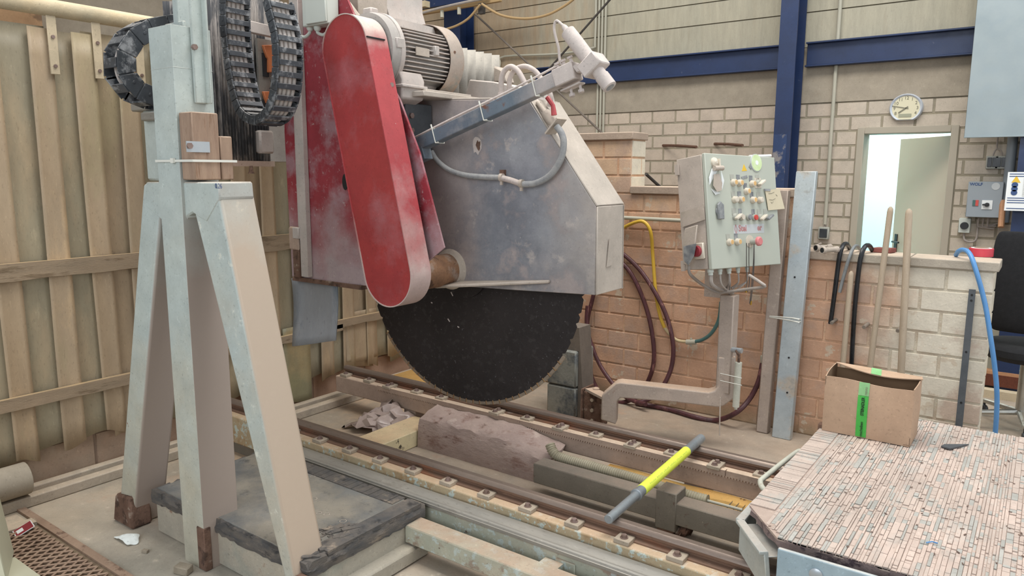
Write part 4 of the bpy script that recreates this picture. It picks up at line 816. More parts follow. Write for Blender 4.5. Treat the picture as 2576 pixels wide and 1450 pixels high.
b = MB(); b.tube([PY(1812, 1000, 4.1), PY(1811, 1040, 4.1), PY(1810, 1096, 4.1)], .004, 6); tag(b.build('thin_cord', 'pipe_dusty'), 'thin cord hanging from the swing arm down to the floor', 'cord')

# ------------------------------------------------------------------ control cabinet (slightly tilted)
P0 = V((-1.47198, 3.90036, 1.12051)); RM = Euler((-0.15380916, 0.02435163, 1.26224342), 'XYZ').to_matrix(); CW, CD, CH = .6449, .2070, .6430
ux, uy, uz = RM.col[0].normalized(), RM.col[1].normalized(), RM.col[2].normalized()
cb = thing('control_cabinet', P0+ux*.3+uy*.1, 'pale grey-green control cabinet full of push buttons on the swing arm', 'control cabinet')
def L(u, v, w_): return P0+ux*u+uy*v+uz*w_
def cbox(mb, u0, u1, v0, v1, w0, w1, m=0): return mb.obox(L((u0+u1)/2, (v0+v1)/2, (w0+w1)/2), ux*(u1-u0)/2, uy*(v1-v0)/2, uz*(w1-w0)/2, m)
b = MB(); cbox(b, .004, CW-.004, .028, CD, .004, CH-.004); bd = b.build('case', 'cabinet_side', cb, bevel=.003)
b = MB(); cbox(b, 0, CW, 0, .022, 0, CH); cd_ = b.build('door', 'cabinet_paint', cb, bevel=.004, seg=2)
def onp(px, py): q = PP(px, py, P0, -uy)-P0; return q.dot(ux), q.dot(uz)
nrm = -uy
def ccyl(u_, w_, prof, name, mat, par, seg=20):
    b = MB(); b.lathe(L(u_, 0, w_), nrm, prof, seg); return b.build(name, mat, par)
def plate(u_, w_, du, dw_, mat='knob_grey', name='label_plate', par=None):
    b = MB(); cbox(b, u_-du, u_+du, -.003, 0, w_-dw_, w_+dw_); return b.build(name, mat, par or cd_, bevel=.0008)
btn = [(1847, 460, 1), (1862, 461, 1), (1894, 463, 1), (1880, 482, 1), (1850, 503, 2), (1865, 503, 1), (1896, 504, 1), (1913, 504, 3), (1837, 610, 1), (1857, 609, 1)]
for (px, py, t) in btn:
    u_, w_ = onp(px-4, py); plate(u_-.004, w_+.032, .016, .016, 'switch_grey' if t != 1 or px < 1850 else 'knob_grey')
    rg = ccyl(u_, w_, [(0, .020), (.006, .021), (.014, .018), (.024, .0175), (.026, .013)], 'push_button', 'ivory_ring', cd_)
    ccyl(u_, w_, [(.023, .0145), (.027, .0125)], 'button_cap', 'amber_cap' if t == 1 else 'ivory_ring', rg)
for (px, py, mat) in ((1866, 547, 'ivory_ring'), (1899, 548, 'red_cap'), (1884, 547, 'knob_grey')):
    u_, w_ = onp(px-3, py)
    if mat != 'knob_grey': plate(u_-.004, w_+.034, .014, .015, 'knob_grey')
    rg = ccyl(u_, w_, [(0, .02), (.012, .019), (.014, .015)], 'push_button', 'switch_grey', cd_); ccyl(u_, w_, [(.012, .016), (.022, .015)], 'button_cap', mat, rg)
for (px, py, mat, big) in ((1851, 546, 'ivory_ring', 0), (1914, 548, 'ivory_ring', 0), (1930, 547, 'knob_grey', 0), (1909, 461, 'ivory_ring', 1)):
    u_, w_ = onp(px-3, py); plate(u_-.004, w_+.03, .018, .02, 'switch_grey')
    if big: plate(u_, w_, .03, .03, 'ivory_ring', 'switch_plate')
    rg = ccyl(u_, w_, [(0, .021), (.01, .020), (.018, .016)], 'rotary_switch', 'switch_grey', cd_)
    b = MB(); a_ = L(u_-.02, -.024, w_-.014); c_ = L(u_+.022, -.03, w_+.012); b.beam(a_, c_, .014, .026 if not big else .03, up=nrm); b.build('switch_lever', mat, rg, bevel=.003)
# emergency stop
u_, w_ = onp(1889, 609); b = MB(); b.lathe(L(u_-.012, 0, w_+.004), nrm, [(0, .036), (.003, .036)], 24); es = b.build('stop_plate', 'ivory_ring', cd_)
ccyl(u_, w_, [(0.003, .016), (.045, .018)], 'stop_collar', 'switch_grey', es); ccyl(u_, w_, [(.045, .022), (.048, .027), (.060, .027), (.066, .020)], 'stop_button', 'pink_cap', es)
for (dx, l_, nmn) in ((-6, 150, 'cord'), (0, 148, 'cord')):
    b = MB(); a_ = PP(1884+dx, 612, P0+nrm*.03, nrm); P = [a_, PP(1884+dx, 660, P0+nrm*.04, nrm), PP(1885+dx, 712, P0+nrm*.04, nrm), PP(1880+dx, 735+dx*.5, P0+nrm*.04, nrm)]; b.tube(P, .0025, 6, smoothpath=4)
    a2 = PP(1897, 614, P0+nrm*.05, nrm); b.tube([a2, PP(1897+dx*.3, 660, P0+nrm*.05, nrm), PP(1894+dx*.5, 715, P0+nrm*.05, nrm), PP(1889+dx*.5, 758-dx, P0+nrm*.05, nrm)], .0025, 6, smoothpath=4); b.build('hanging_cord', 'black_cord', cd_)
for (px, py) in ((1877, 731), (1889, 762)): b = MB(); p = PP(px, py, P0+nrm*.045, nrm); b.cyl(p+Z_*.012, p-Z_*.012, .006, 8); b.build('brass_tag', 'brass', cd_)
# latch, lock, stickers, papers
u_, w_ = onp(1808, 532); b = MB(); b.lathe(L(u_, 0, w_), nrm, [(0, .03), (.006, .03), (.01, .026)], 18); b.prism([L(u_-.024, -.006, w_-.045), L(u_+.024, -.006, w_-.045), L(u_+.026, -.006, w_+.035), L(u_, -.006, w_+.055), L(u_-.026, -.006, w_+.035)], nrm*.014); b.build('door_latch', 'knob_grey', cd_, bevel=.003)
u_, w_ = onp(1796, 409); b = MB(); b.lathe(L(u_, 0, w_), nrm, [(0, .028), (.01, .026), (.016, .016), (.022, .008)], 20); b.beam(L(u_+.03, -.012, w_-.02), L(u_+.03, -.012, w_+.02), .01, .014, up=nrm); b.build('upper_lock', 'ivory_ring', cd_)
b = MB(); b.cyl(L(u_-.025, -.02, w_-.035), L(u_+.045, -.022, w_-.033), .014, 12); b.build('rolled_paper', 'pipe_dusty', cd_)
Pp = [onp(*a) for a in ((1788, 425), (1813, 422), (1819, 455), (1816, 485), (1797, 491), (1786, 470), (1781, 448))]
b = MB(); b.prism([L(u, -.006+.01*(i % 2), w) for i, (u, w) in enumerate(Pp)], nrm*.002); b.build('torn_bag', 'paper_white', cd_)
Pp = [onp(*a) for a in ((1790, 440), (1803, 438), (1811, 462), (1809, 480), (1798, 484), (1788, 468))]
b = MB(); b.prism([L(u, -.016, w) for (u, w) in Pp], nrm*.001); b.build('bag_paper', 'pipe_dusty', cd_)
tri = [onp(*a) for a in ((1871, 413), (1879, 430), (1866, 431))]; b = MB(); b.prism([L(u, 0, w) for u, w in tri], nrm*.001); b.build('warning_sticker', 'yellow_sticker', cd_)
u_, w_ = onp(1901, 410); rr_ = .052; b = MB(); b.lathe(L(u_, 0, w_), nrm, [(0, rr_), (.005, rr_)], 32); gs = b.build('round_magnet', 'label_white', cd_)
b = MB(); b.lathe(L(u_+.002, -.005, w_), nrm, [(0, rr_*.93), (.0015, rr_*.93)], 32); b.build('green_face', 'green_sticker', gs); b = MB(); b.lathe(L(u_+.002, -.0068, w_), nrm, [(0, .014), (.0005, .014)], 20); b.build('pale_centre', 'paper_white', gs)
for (A_, mat) in ((((1883, 420), (1887, 411), (1893, 418), (1889, 427)), 'knob_grey'), (((1864, 445), (1878, 441), (1880, 448), (1866, 451)), 'knob_grey')):
    b = MB(); b.prism([L(u, 0, w) for u, w in [onp(*a) for a in A_]], nrm*.003); b.build('sticker_scrap', mat, cd_)
b = MB(); pc = [onp(*a) for a in ((1922, 480), (1958, 475), (1971, 526), (1930, 530))]; b.prism([L(u, -.007, w) for u, w in pc], nrm*.0015); nt_ = b.build('paper_note', 'paper', cd_)
b = MB(); pc = [onp(*a) for a in ((1919, 476), (1934, 476), (1934, 482), (1920, 481))]; b.prism([L(u, -.006, w) for u, w in pc], nrm*.006); b.build('note_magnet', 'knob_grey', cd_)
b = MB()
for pts in (((1930, 488), (1938, 487), (1944, 484)), ((1932, 503), (1940, 504), (1947, 500)), ((1948, 490), (1952, 494)), ((1936, 509), (1938, 512), (1942, 508))): b.tube([L(u, -.0095, w) for u, w in [onp(*a) for a in pts]], .0012, 4)
b.build('pencil_marks', 'ink_grey', nt_)
# lettering strip: faded, middle letters gone
pa, pb_, pc_, pd = onp(1845, 567), onp(1921, 563), onp(1922, 586), onp(1846, 589); b = MB(); b.prism([L(u, 0, w) for u, w in (pa, pb_, pc_, pd)], nrm*.0008); ls = b.build('name_strip', 'label_white', cd_)
ua, wa = onp(1858, 582); text('faded_letters', 'Stei', .05, L(ua, -.0012, wa), ux, uz, 'ink_red', cd_, bold=.0015)
ua, wa = onp(1905, 580); text('faded_letters', 'er', .05, L(ua, -.0012, wa), ux, uz, 'ink_red', cd_, bold=.0015)
uc, wc = onp(1851, 577); b = MB()
for s1, s2 in (((0, 1), (1, 0)), ((1, 0), (0, -1)), ((0, -1), (-1, 0)), ((-1, 0), (0, 1))): b.beam(L(uc+s1[0]*.011, -.0012, wc+s1[1]*.026), L(uc+s2[0]*.011, -.0012, wc+s2[1]*.026), .004, .0006, up=nrm)
b.build('diamond_emblem', 'ink_red', cd_)
# side switch with bag on the left face
def sidep(px, py, off=0): return PP(px, py, P0-ux*off, -ux)
b = MB(); p = sidep(1760, 632, .0); b.obox(p-ux*.01, uy*.04, uz*.045, ux*.01); ms = b.build('main_switch', 'ivory_ring', cb, bevel=.004); b = MB(); b.lathe(p-ux*.02, -ux, [(0, .032), (.02, .03)], 18); b.build('switch_knob', 'card_red', ms)
b = MB(); b.prism([sidep(*a, off=.05) for a in ((1726, 575), (1757, 566), (1750, 625), (1735, 668), (1722, 665), (1719, 620))], -ux*.012); b.build('cloth_bag', 'pipe_dusty', cb, bevel=.003)
b = MB(); b.prism([sidep(*a, off=.063) for a in ((1720, 620), (1752, 613), (1746, 645), (1732, 668), (1721, 655))], -ux*.002); b.build('cloth_patch', 'knob_grey', cb)
b = MB(); b.prism([sidep(*a, off=.002) for a in ((1714, 535), (1770, 516), (1774, 553), (1718, 572))], -ux*.004); b.build('metal_patch', 'pipe_dusty', cb)
for (px, py) in ((1700, 418), (1717, 668)):
    b = MB(); q = L(0, CD-.01, CH*.9 if py < 500 else .03); b.obox(q-ux*.006, ux*.006, uy*.012, uz*.03); b.build('wall_lug', 'cabinet_side', cb)
b = MB(); p = PP(1930, 396, L(0, .1, 0), -uy); b.tube([L(CW-.16, .06, CH+.01), L(CW+.02, .04, CH+.018)], .009, 10); b.build('top_pen', 'paper_white', cb)
# cable glands and bundle
gl = [(1789, 684, .016), (1806, 682, .011), (1815, 681, .012), (1828, 680, .012), (1841, 680, .013), (1857, 679, .012), (1867, 678, .011), (1876, 677, .009), (1886, 676, .009), (1893, 676, .009)]
endp = V((pole.x, PYp-.02, ptop+.01))
for k, (px, py, r_) in enumerate(gl):
    u_ = .03+.041*k; c0 = L(u_, .035+.03*(k % 2), 0); b = MB(); b.lathe(c0+uz*.002, -uz, [(0, r_*1.15), (.018, r_*1.15), (.02, r_*.9), (.034, r_*.85)], 12); g_ = b.build('cable_gland', 'grey_plastic', cb)
    b = MB(); e_ = endp+V((rnd.uniform(-.03, .03), rnd.uniform(-.02, .02), rnd.uniform(-.01, .03))); c1 = c0-uz*.03
    b.tube([c1, c1-uz*.05+(e_-c1)*.05, c1+(e_-c1)*.6-Z_*.03, e_], r_*(.75 if k < 2 else .45), 8, smoothpath=6); b.build('cable', 'cable_grey', g_)
b = MB(); b.tube([sidep(1733, 668, .03), sidep(1736, 690, .02), V(PY(1765, 715, 4.05)), V(PY(1800, 734, 4.1)), V(PY(1830, 735, 4.1)), V(PY(1880, 728, 4.05)), V(PY(1922, 722, 4.0)), V(PY(1914, 712, 4.0)), V(PY(1885, 693, 4.05))], .009, 8, smoothpath=5); b.build('loop_cable', 'cable_grey', cb)
b = MB(); b.box(PY(1776, 700, 4.33).x, PY(1835, 700, 4.33).x, 4.31, 4.33, PY(1776, 745, 4.33).z, PY(1776, 650, 4.33).z); b.build('back_plate', 'arm_dusty', cb)

# ================================================================== GANTRY SUPPORT (front left)
def ext(a, c, Y, z=0.0):
    p, q = PY(*a, Y), PY(*c, Y); k = (p.z-z)/(p.z-q.z); return p, p+(q-p)*k
gs_ = thing('gantry_support', (-2.77, 1.63, 0), 'pale blue-grey steel support of a square post and two splayed legs', 'machine support')
px_0, px_1, py_0, py_1 = -2.85, -2.692, 1.55, 1.71
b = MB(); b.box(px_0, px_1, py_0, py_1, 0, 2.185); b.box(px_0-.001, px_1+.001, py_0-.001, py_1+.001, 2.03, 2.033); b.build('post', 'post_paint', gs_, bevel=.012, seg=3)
Yl = 1.565
(a, a2), (c, c2) = ext((360, 462), (297, 1310), Yl), ext((408, 462), (341, 1245), Yl)
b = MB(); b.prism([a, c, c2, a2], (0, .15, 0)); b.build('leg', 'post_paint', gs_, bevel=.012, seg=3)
(a, a2), (c, c2) = ext((470, 462), (700, 1395), Yl), ext((545, 462), (737, 1440), Yl)
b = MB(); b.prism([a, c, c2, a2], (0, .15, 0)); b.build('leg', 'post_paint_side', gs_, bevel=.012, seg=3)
z_ = PY(500, 458, 1.55).z
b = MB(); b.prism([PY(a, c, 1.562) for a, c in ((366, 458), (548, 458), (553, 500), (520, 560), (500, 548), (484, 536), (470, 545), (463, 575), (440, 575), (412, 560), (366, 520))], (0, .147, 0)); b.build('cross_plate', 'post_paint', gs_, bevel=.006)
for (a0_, a1_, y0_) in ((px_0-.012, px_0+.05, 1.545), ):
    pass
b = MB()
for (u0q, u1q, w_) in ((px_1-.05, px_1+.004, .19), ):
    b.box(u0q, u1q, 1.546, 1.58, 0, w_)
b.build('rust_patch', 'rust', gs_, bevel=.004)
b = MB(); x_ = c2.x; b.box(x_-.04, x_+.006, 1.561, 1.60, 0, .17); b.build('rust_patch', 'rust', gs_, bevel=.004)
(a, a2) = ext((360, 462), (297, 1310), Yl); b = MB(); b.prism([(a2.x-.01, 1.545, 0), (a2.x+.17, 1.545, 0), (a2.x+.165, 1.545, .16), (a2.x+.02, 1.55, .14)], (0, .1, 0)); b.build('rust_foot', 'rust', gs_, bevel=.01)
text('handwriting', '0.26', .026, PY(541, 474, 1.5595), X_, Z_, 'ink_blue', gs_)
# rear bracket left of the post
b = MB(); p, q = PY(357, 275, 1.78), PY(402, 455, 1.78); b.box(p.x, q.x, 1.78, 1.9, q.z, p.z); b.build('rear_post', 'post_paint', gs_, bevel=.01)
b = MB(); p, q = PY(327, 260, 1.76), PY(400, 275, 1.76); b.box(p.x, q.x, 1.76, 1.9, q.z, p.z); p, q = PY(352, 283, 1.75), PY(395, 302, 1.75); b.box(p.x, q.x, 1.75, 1.9, q.z, p.z); b.build('clamp_plate', 'steel_grey', gs_, bevel=.006)
# side angle bar + bolt
ya, yb2 = PX(486, 100, -2.67).y, PX(522, 150, -2.67).y
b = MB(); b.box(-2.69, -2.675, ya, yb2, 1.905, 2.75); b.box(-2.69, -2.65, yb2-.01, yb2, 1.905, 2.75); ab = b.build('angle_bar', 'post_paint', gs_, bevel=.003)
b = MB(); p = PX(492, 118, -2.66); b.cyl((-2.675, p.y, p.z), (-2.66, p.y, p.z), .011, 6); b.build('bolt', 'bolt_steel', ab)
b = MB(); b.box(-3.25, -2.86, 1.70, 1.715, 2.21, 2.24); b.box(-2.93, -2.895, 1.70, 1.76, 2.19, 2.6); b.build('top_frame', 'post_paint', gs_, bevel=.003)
bb = MB(); vs = []
for i in range(17):
    q_ = PY(412+i*4.4, 4, 1.88); xo = .012 if i % 2 else 0; vs += [V((q_.x, 1.88-xo, q_.z)), V((q_.x, 1.88-xo, q_.z-.15))]
bb.add([(v.x, v.y, v.z) for v in vs], [(2*i, 2*i+2, 2*i+3, 2*i+1) for i in range(16)]); fo = bb.build('folded_cover', 'bellows_black', gs_); fo.modifiers.new('s', 'SOLIDIFY').thickness = .003
# wooden block with plate and cable tie
wbk = thing('wooden_block', (-2.64, 1.62, 1.63), 'weathered wooden block tied to the support post by a white cable tie', 'wood block')
zt_ = PY(460, 282, 1.555).z; zb_ = PY(480, 453, 1.555).z
b = MB(); b.box(-2.688, -2.60, 1.556, 1.665, zb_, zt_); b.box(-2.645, -2.60, 1.668, 1.72, zb_, zt_-.085); b.build('wood', 'wood_block', wbk, bevel=.004)
b = MB(); p, q = PX(468, 355, -2.597), PX(528, 384, -2.597); b.box(-2.60, -2.595, p.y, q.y, q.z, p.z); spl = b.build('steel_plate', 'plate_steel', wbk)
b = MB(); p = PX(478, 367, -2.59); b.lathe((-2.595, p.y, p.z), X_, [(0, .012), (.008, .012)], 6); b.build('screw', 'bolt_steel', spl)
zt2 = PY(435, 405, 1.55).z; b = MB(); lp = [(px_0-.004, 1.545), (-2.595, 1.547), (-2.592, 1.73), (px_0-.004, 1.72)]
for i in range(4): a_, c_ = lp[i], lp[(i+1) % 4]; b.beam((a_[0], a_[1], zt2), (c_[0], c_[1], zt2), .003, .009)
b.box(-2.735, -2.715, 1.538, 1.548, zt2-.008, zt2+.010); b.build('cable_tie', 'tie_white', wbk)

# ------------------------------------------------------------------ black base slab
sl = thing('base_slab', (-2.64, 1.9, 0), 'crumbling black topped concrete base the support legs stand in', 'base')
SX0, SX1, SY0, SY1, SZ = -3.20, -2.09, 1.60, 2.235, .21
r5 = random.Random(4)
b = MB(); b.box(SX0+.012, SX1-.012, SY0+.012, SY1-.01, 0, .165); b.box(SX1-.10, SX1+.05, SY0+.04, SY1-.03, 0, .07); b.build('concrete_body', 'slab_side', sl, bevel=.01)
# ragged black rim: a strip with broken edge
def rag(x0, y0, x1, y1, z0, z1, n, amp, mat, nx, ny, name='broken_rim'):
    b = MB(); vs = []
    for i in range(n+1):
        t = i/n; x, y = x0+(x1-x0)*t, y0+(y1-y0)*t; a = r5.uniform(0, amp)
        for (o, zz) in ((.09, z0), (a*.3, z0), (-a*.2, (z0+z1)/2), (a, z1), (.09, z1)): vs.append((x+nx*o, y+ny*o, zz+(r5.uniform(-.004, .004) if o < .09 else 0)))
    k = 5; fs = [(i*k+j, (i+1)*k+j, (i+1)*k+(j+1) % k, i*k+(j+1) % k) for i in range(n) for j in range(k)]+[tuple(range(k))[::-1], tuple(n*k+j for j in range(k))]
    b.add(vs, fs); b.build(name, mat, sl)
rag(SX0, SY0, SX1, SY0, .150, SZ, 40, .022, 'slab_rim', 0, 1)
rag(SX1, SY0, SX1, SY1, .150, SZ, 26, .022, 'slab_rim', -1, 0)
rag(SX0, SY1, SX0, SY0, .150, SZ, 20, .015, 'slab_rim', 1, 0)
b = MB(); b.box(SX0+.02, SX1-.075, SY0+.02, SY1-.03, .166, SZ+.004); b.build('top_plate', 'slab_black', sl, bevel=.002)
b = MB(); n = 24
for i in range(n):
    x = SX0+.1+(SX1-SX0-.2)*i/n; b.box(x, x+.036, SY1-.10, SY1-.02, SZ+.002, SZ+r5.uniform(.006, .009))
b.box(SX1-.085, SX1-.005, SY0+.1, SY1-.02, SZ-.01, SZ+.008); b.build('ribbed_border', 'slab_rim', sl)
b = MB()
for k in range(60): x = r5.uniform(SX1-.16, SX1-.03); y = SY0+.03+r5.uniform(0, .30)*(1-abs(x-SX1+.09)*4); an = r5.uniform(.9, 1.7); b.obox((x, y, SZ+r5.uniform(-.002, .009)), V((math.cos(an), math.sin(an), r5.uniform(-.1, .1)))*r5.uniform(.01, .045), V((-math.sin(an), math.cos(an), .1))*r5.uniform(.004, .010), (0, 0, r5.uniform(.002, .005)))
b.build('flaked_pieces', 'slab_rim', sl)
for (px, py, rr2) in ((788, 1256, .018), (803, 1292, .012), (822, 1295, .013), (863, 1312, .015), (787, 1200, .012)):
    p = PZ(px, py, SZ+.0045); b = MB(); n = 20; vs = []
    for i in range(n):
        g = 2*PI*i/n
        for q_ in (rr2, rr2*.84): vs.append((p.x+q_*math.cos(g), p.y+q_*math.sin(g), SZ+.0052))
    b.add(vs, [(2*i, 2*((i+1) % n), 2*((i+1) % n)+1, 2*i+1) for i in range(n)]); b.build('ring_mark', 'pipe_dusty', sl)
# debris
b = MB(); c_ = PZ(325, 1357, .0); vs = []; n = 9; r6 = random.Random(3)
for i in range(n):
    for j in range(5): vs.append((c_.x-.065+.13*i/(n-1)+r6.uniform(-.006, .006)+.02*j/4, c_.y-.04+.08*j/4*(1-abs(i/(n-1)-.5)), .006+.022*math.sin(PI*i/(n-1))*math.sin(PI*(j+.6)/5.2)+r6.uniform(-.003, .005)))
b.add(vs, [(i*5+j, (i+1)*5+j, (i+1)*5+j+1, i*5+j+1) for i in range(n-1) for j in range(4)]); nk = tag(b.build('paper_scrap', 'napkin'), 'crumpled white paper scrap on the floor beside the base slab', 'paper scrap'); nk.modifiers.new('s', 'SOLIDIFY').thickness = .003; nk.modifiers.new('u', 'SUBSURF')
def chunk(px, py, s, label, mat='stone_bit'):
    c_ = PZ(px, py, 0); b = MB(); b.obox(c_+Z_*s*.5, (s, s*.3, 0), (-s*.25, s*.6, 0), (s*.05, 0, s*.5)); tag(b.build('stone_chip', mat, bevel=s*.1), label, 'stone')
chunk(366, 1391, .014, 'small grey stone chip on the floor near the paper scrap'); chunk(462, 1442, .034, 'larger stone chunk at the foot of the middle support post')
# expanded metal grate with frame at the lower left
g_ = thing('floor_grate', (-3.3, 1.1, 0), 'rusty expanded metal grate over a floor pit in the lower left corner', 'grate')
GX, GY = -3.70, 1.345
b = MB(); b.box(GX-.5, -2.7, GY-.035, GY, .001, .014); b.build('frame', 'grate_rust', g_)
b = MB(); b.box(GX, -2.7, .7, GY-.03, .0015, .003); b.build('pit', 'grate_bed', g_)
b = MB(); dx, dy = .022, .060; n = 0; yy = .78
x = GX
while x < -2.72:
    P = []; k = 0; y = .78+(0)
    row = int((x-GX)/dx+.5); y = .78
    while y < GY-.03:
        P.append((x+(dx*.46 if (k+row) % 2 else -dx*.46), y, .012)); y += dy/2; k += 1
    for i in range(len(P)-1): b.beam(P[i], P[i+1], .0075, .009, up=(.5, 0, 1))
    x += dx
b.build('mesh', 'grate_rust', g_)
b = MB(); b.box(GX-.20, GX-.06, .8, GY-.05, .0015, .004); b.box(GX-.06, GX-.0, .7, GY-.036, .002, .02); tag(b.build('pit_cover', 'concrete'), 'dusty steel edge strip beside the grate at the left edge', 'edge strip')
p = PZ(60, 1338, .01); b = MB(); u_ = V((.045, -.008, 0)); v_ = V((-.004, .045, .012)); b.obox(p+Z_*.012, u_*.9, v_*.9, (0, 0, .0012)); lb = tag(b.build('label_card', 'paper_white'), 'dark red and white label card lying by the grate at the left edge', 'card')
b = MB(); b.obox(p+Z_*.0138, u_*.8, v_*.8, (0, 0, .0006)); b.build('red_print', 'card_red', lb); b = MB(); b.obox(p+Z_*.0146-v_*.35, u_*.4, v_*.3, (0, 0, .0004)); b.build('white_mark', 'paper_white', lb)
b = MB(); F_ = [PZ(38, 1408, .0), PZ(20, 1480, .0), PZ(-160, 1500, .0), PZ(-160, 1400, .0)]; T_ = PY(0, 1262, F_[0].y+.01)-F_[0]
for p in F_: p.z = .031
T_.y = .01; pc_ = tag(MB().prism(F_[::-1], T_).build('pale_crate', 'board_pale', bevel=.004), 'corner of a pale crate at the lower left edge beside the grate', 'crate')
F_ = [PZ(38, 1408, .02), PZ(98, 1452, .02), PZ(190, 1520, .02), PZ(-60, 1640, .02), PZ(-300, 1460, .02)]
b = MB().prism(F_[::-1], (0, 0, .010)); ORG[pc_.name] = V(pc_.location); b.build('base_board', 'board_pale', pc_)

# ================================================================== BRIDGE SAW
bs_ = thing('bridge_saw', (-2.6, 2.7, .43), 'big stone saw head with red belt guard, motor, grey blade hood and black blade', 'stone saw')
BC = V((-2.42, 2.92, 1.161)); BR = .728
# blade
b = MB(); n = 360; outer = []; NT = 100
for i in range(n):
    g = 2*PI*i/n; ph = (i/n*NT) % 1; outer.append(BR-.012 if ph > .13 else BR-.024)
vs = []
for yy in (-.0025, .0025):
    for i in range(n): g = 2*PI*i/n; vs.append(BC+V((outer[i]*math.cos(g), yy, outer[i]*math.sin(g))))
b.add(vs, [list(range(n))[::-1], list(range(n, 2*n))]+[(i, (i+1) % n, n+(i+1) % n, n+i) for i in range(n)]); bl_ = b.build('saw_blade', 'blade_black', bs_)
b = MB(); b.lathe(BC-Y_*.02, Y_, [(0, .16), (.04, .16)], 40); b.build('blade_flange', 'blade_black', bl_)
t0_ = None
for k in range(NT):
    g0 = 2*PI*(k+.15)/NT; g1 = 2*PI*(k+.98)/NT
    if math.sin(g0) > -.55 and not (math.sin(g0) > -.62): continue
    if math.sin(g0) > -.55: continue
    b = MB(); vs = []
    for yy in (-.0045, .0045):
        for (g, r_) in ((g0, BR-.016), (g1, BR-.016), (g1, BR), (g0, BR)): vs.append(BC+V((r_*math.cos(g), yy, r_*math.sin(g))))
    b.add(vs, [(3, 2, 1, 0), (4, 5, 6, 7), (0, 1, 5, 4), (1, 2, 6, 5), (2, 3, 7, 6), (3, 0, 4, 7)])
    gm = g0-.003; cc = BC+V((math.cos(gm), 0, math.sin(gm)))*(BR-.010); rd = V((math.cos(gm), 0, math.sin(gm))); b.obox(cc, rd*.011, Y_*.005, Y_.cross(rd)*.0022, 1)
    b.build('diamond_tooth', ['tooth_steel', 'tooth_gold'], bl_)
r7 = random.Random(8)
b = MB()
for (px, py, s_, an) in ((1137, 740, .012, 1), (1129, 806, .010, .8), (1153, 823, .006, .3), (1086, 762, .005, .2)):
    c_ = PY(px, py, BC.y-.004); b.obox(c_, V((s_*math.cos(an), 0, -s_*math.sin(an))), Y_*.001, V((.003*math.sin(an), 0, .003*math.cos(an))))
b.build('pale_scratch', 'white_dust', bl_)
# blade hood
HF, HB = 2.80, 3.04
G_ = [(1030, 262), (1046, 252), (1240, 250), (1330, 250), (1499, 520), (1497, 743), (1290, 730), (1078, 715), (1085, 640), (1110, 620), (1062, 470), (1036, 330)]
Pf = [PY(a, c, HF) for a, c in G_]; n = len(Pf)
b = MB(); b.prism(Pf, (0, .008, 0)); hood = b.build('blade_hood', 'guard_grey', bs_, bevel=.003)
b = MB(); b.prism([p+V((0, HB-HF, 0)) for p in Pf], (0, .008, 0)); b.build('back_plate', 'guard_grey', hood)
b = MB()
for i in (1, 2, 3, 4): a, c = Pf[i], Pf[i+1]; d = (c-a).normalized(); nr = V((d.z, 0, -d.x)); mid = (a+c)/2+V((0, (HB-HF)/2+.004, 0)); b.obox(mid-nr*.004, (c-a)/2, V((0, (HB-HF)/2+.003, 0)), nr*.004)
b.build('edge_band', 'guard_edge', hood, bevel=.003)
b = MB()
for (a, c) in ((Pf[3], Pf[4]), (Pf[4], Pf[5])): d = (c-a).normalized(); nr = V((d.z, 0, -d.x))*-1; b.obox((a+c)/2+V((0, HB-HF+.002, 0))-nr*.004, (c-a)/2, V((0, .006, 0)), nr*.012)
b.build('rear_flange', 'guard_edge', hood)
b = MB(); p = PY(1075, 716, HF-.03); q = PY(1382, 716, HF-.01); b.prism([(p.x, HF-.10, p.z), (p.x+.14, HF-.115, p.z+.002), (q.x, HF-.02, q.z+.006), (q.x, HF, q.z+.006), (p.x, HF, p.z)], (0, 0, .014)); b.build('splash_ledge', 'pipe_dusty', hood, bevel=.004)
b = MB(); p = PY(1200, 365, HF); m_ = 14; pt = [(p.x+.035*math.cos(2*PI*i/m_)*(.7+.4*r7.random()), HF-.001, p.z+.045*math.sin(2*PI*i/m_)*(.7+.4*r7.random())) for i in range(m_)]; b.prism(pt, (0, .0008, 0)); wp = b.build('worn_patch', 'white_dust', hood)
b = MB(); pt = [(p.x+.01+.015*math.cos(2*PI*i/m_)*(.5+.7*r7.random()), HF-.002, p.z+.025*math.sin(2*PI*i/m_)*(.5+.7*r7.random())) for i in range(m_)]; b.prism(pt, (0, .0008, 0)); b.build('rust_hole', 'rust', wp)
b = MB(); p = PY(1513, 650, 2.90); b.prism([(Pf[5].x+.0085, 2.88, p.z-.035), (Pf[5].x+.0085, 2.93, p.z-.03), (Pf[5].x+.0085, 2.94, p.z+.06), (Pf[5].x+.0085, 2.90, p.z+.09)], (.004, 0, 0)); b.build('side_tab', 'guard_edge', hood)
# shaft
b = MB(); b.lathe((BC.x, 2.46, BC.z), Y_, [(0, .078), (.05, .08), (.1, .078), (.3, .08), (HF-2.46, .082)], 32); sh = b.build('shaft_housing', 'rust_shaft', bs_)
b = MB(); b.lathe((BC.x, HF-.025, BC.z), Y_, [(0, .082), (.01, .088), (.018, .098), (.0255, .104)], 32); b.build('slurry_collar', 'pipe_dusty', sh)
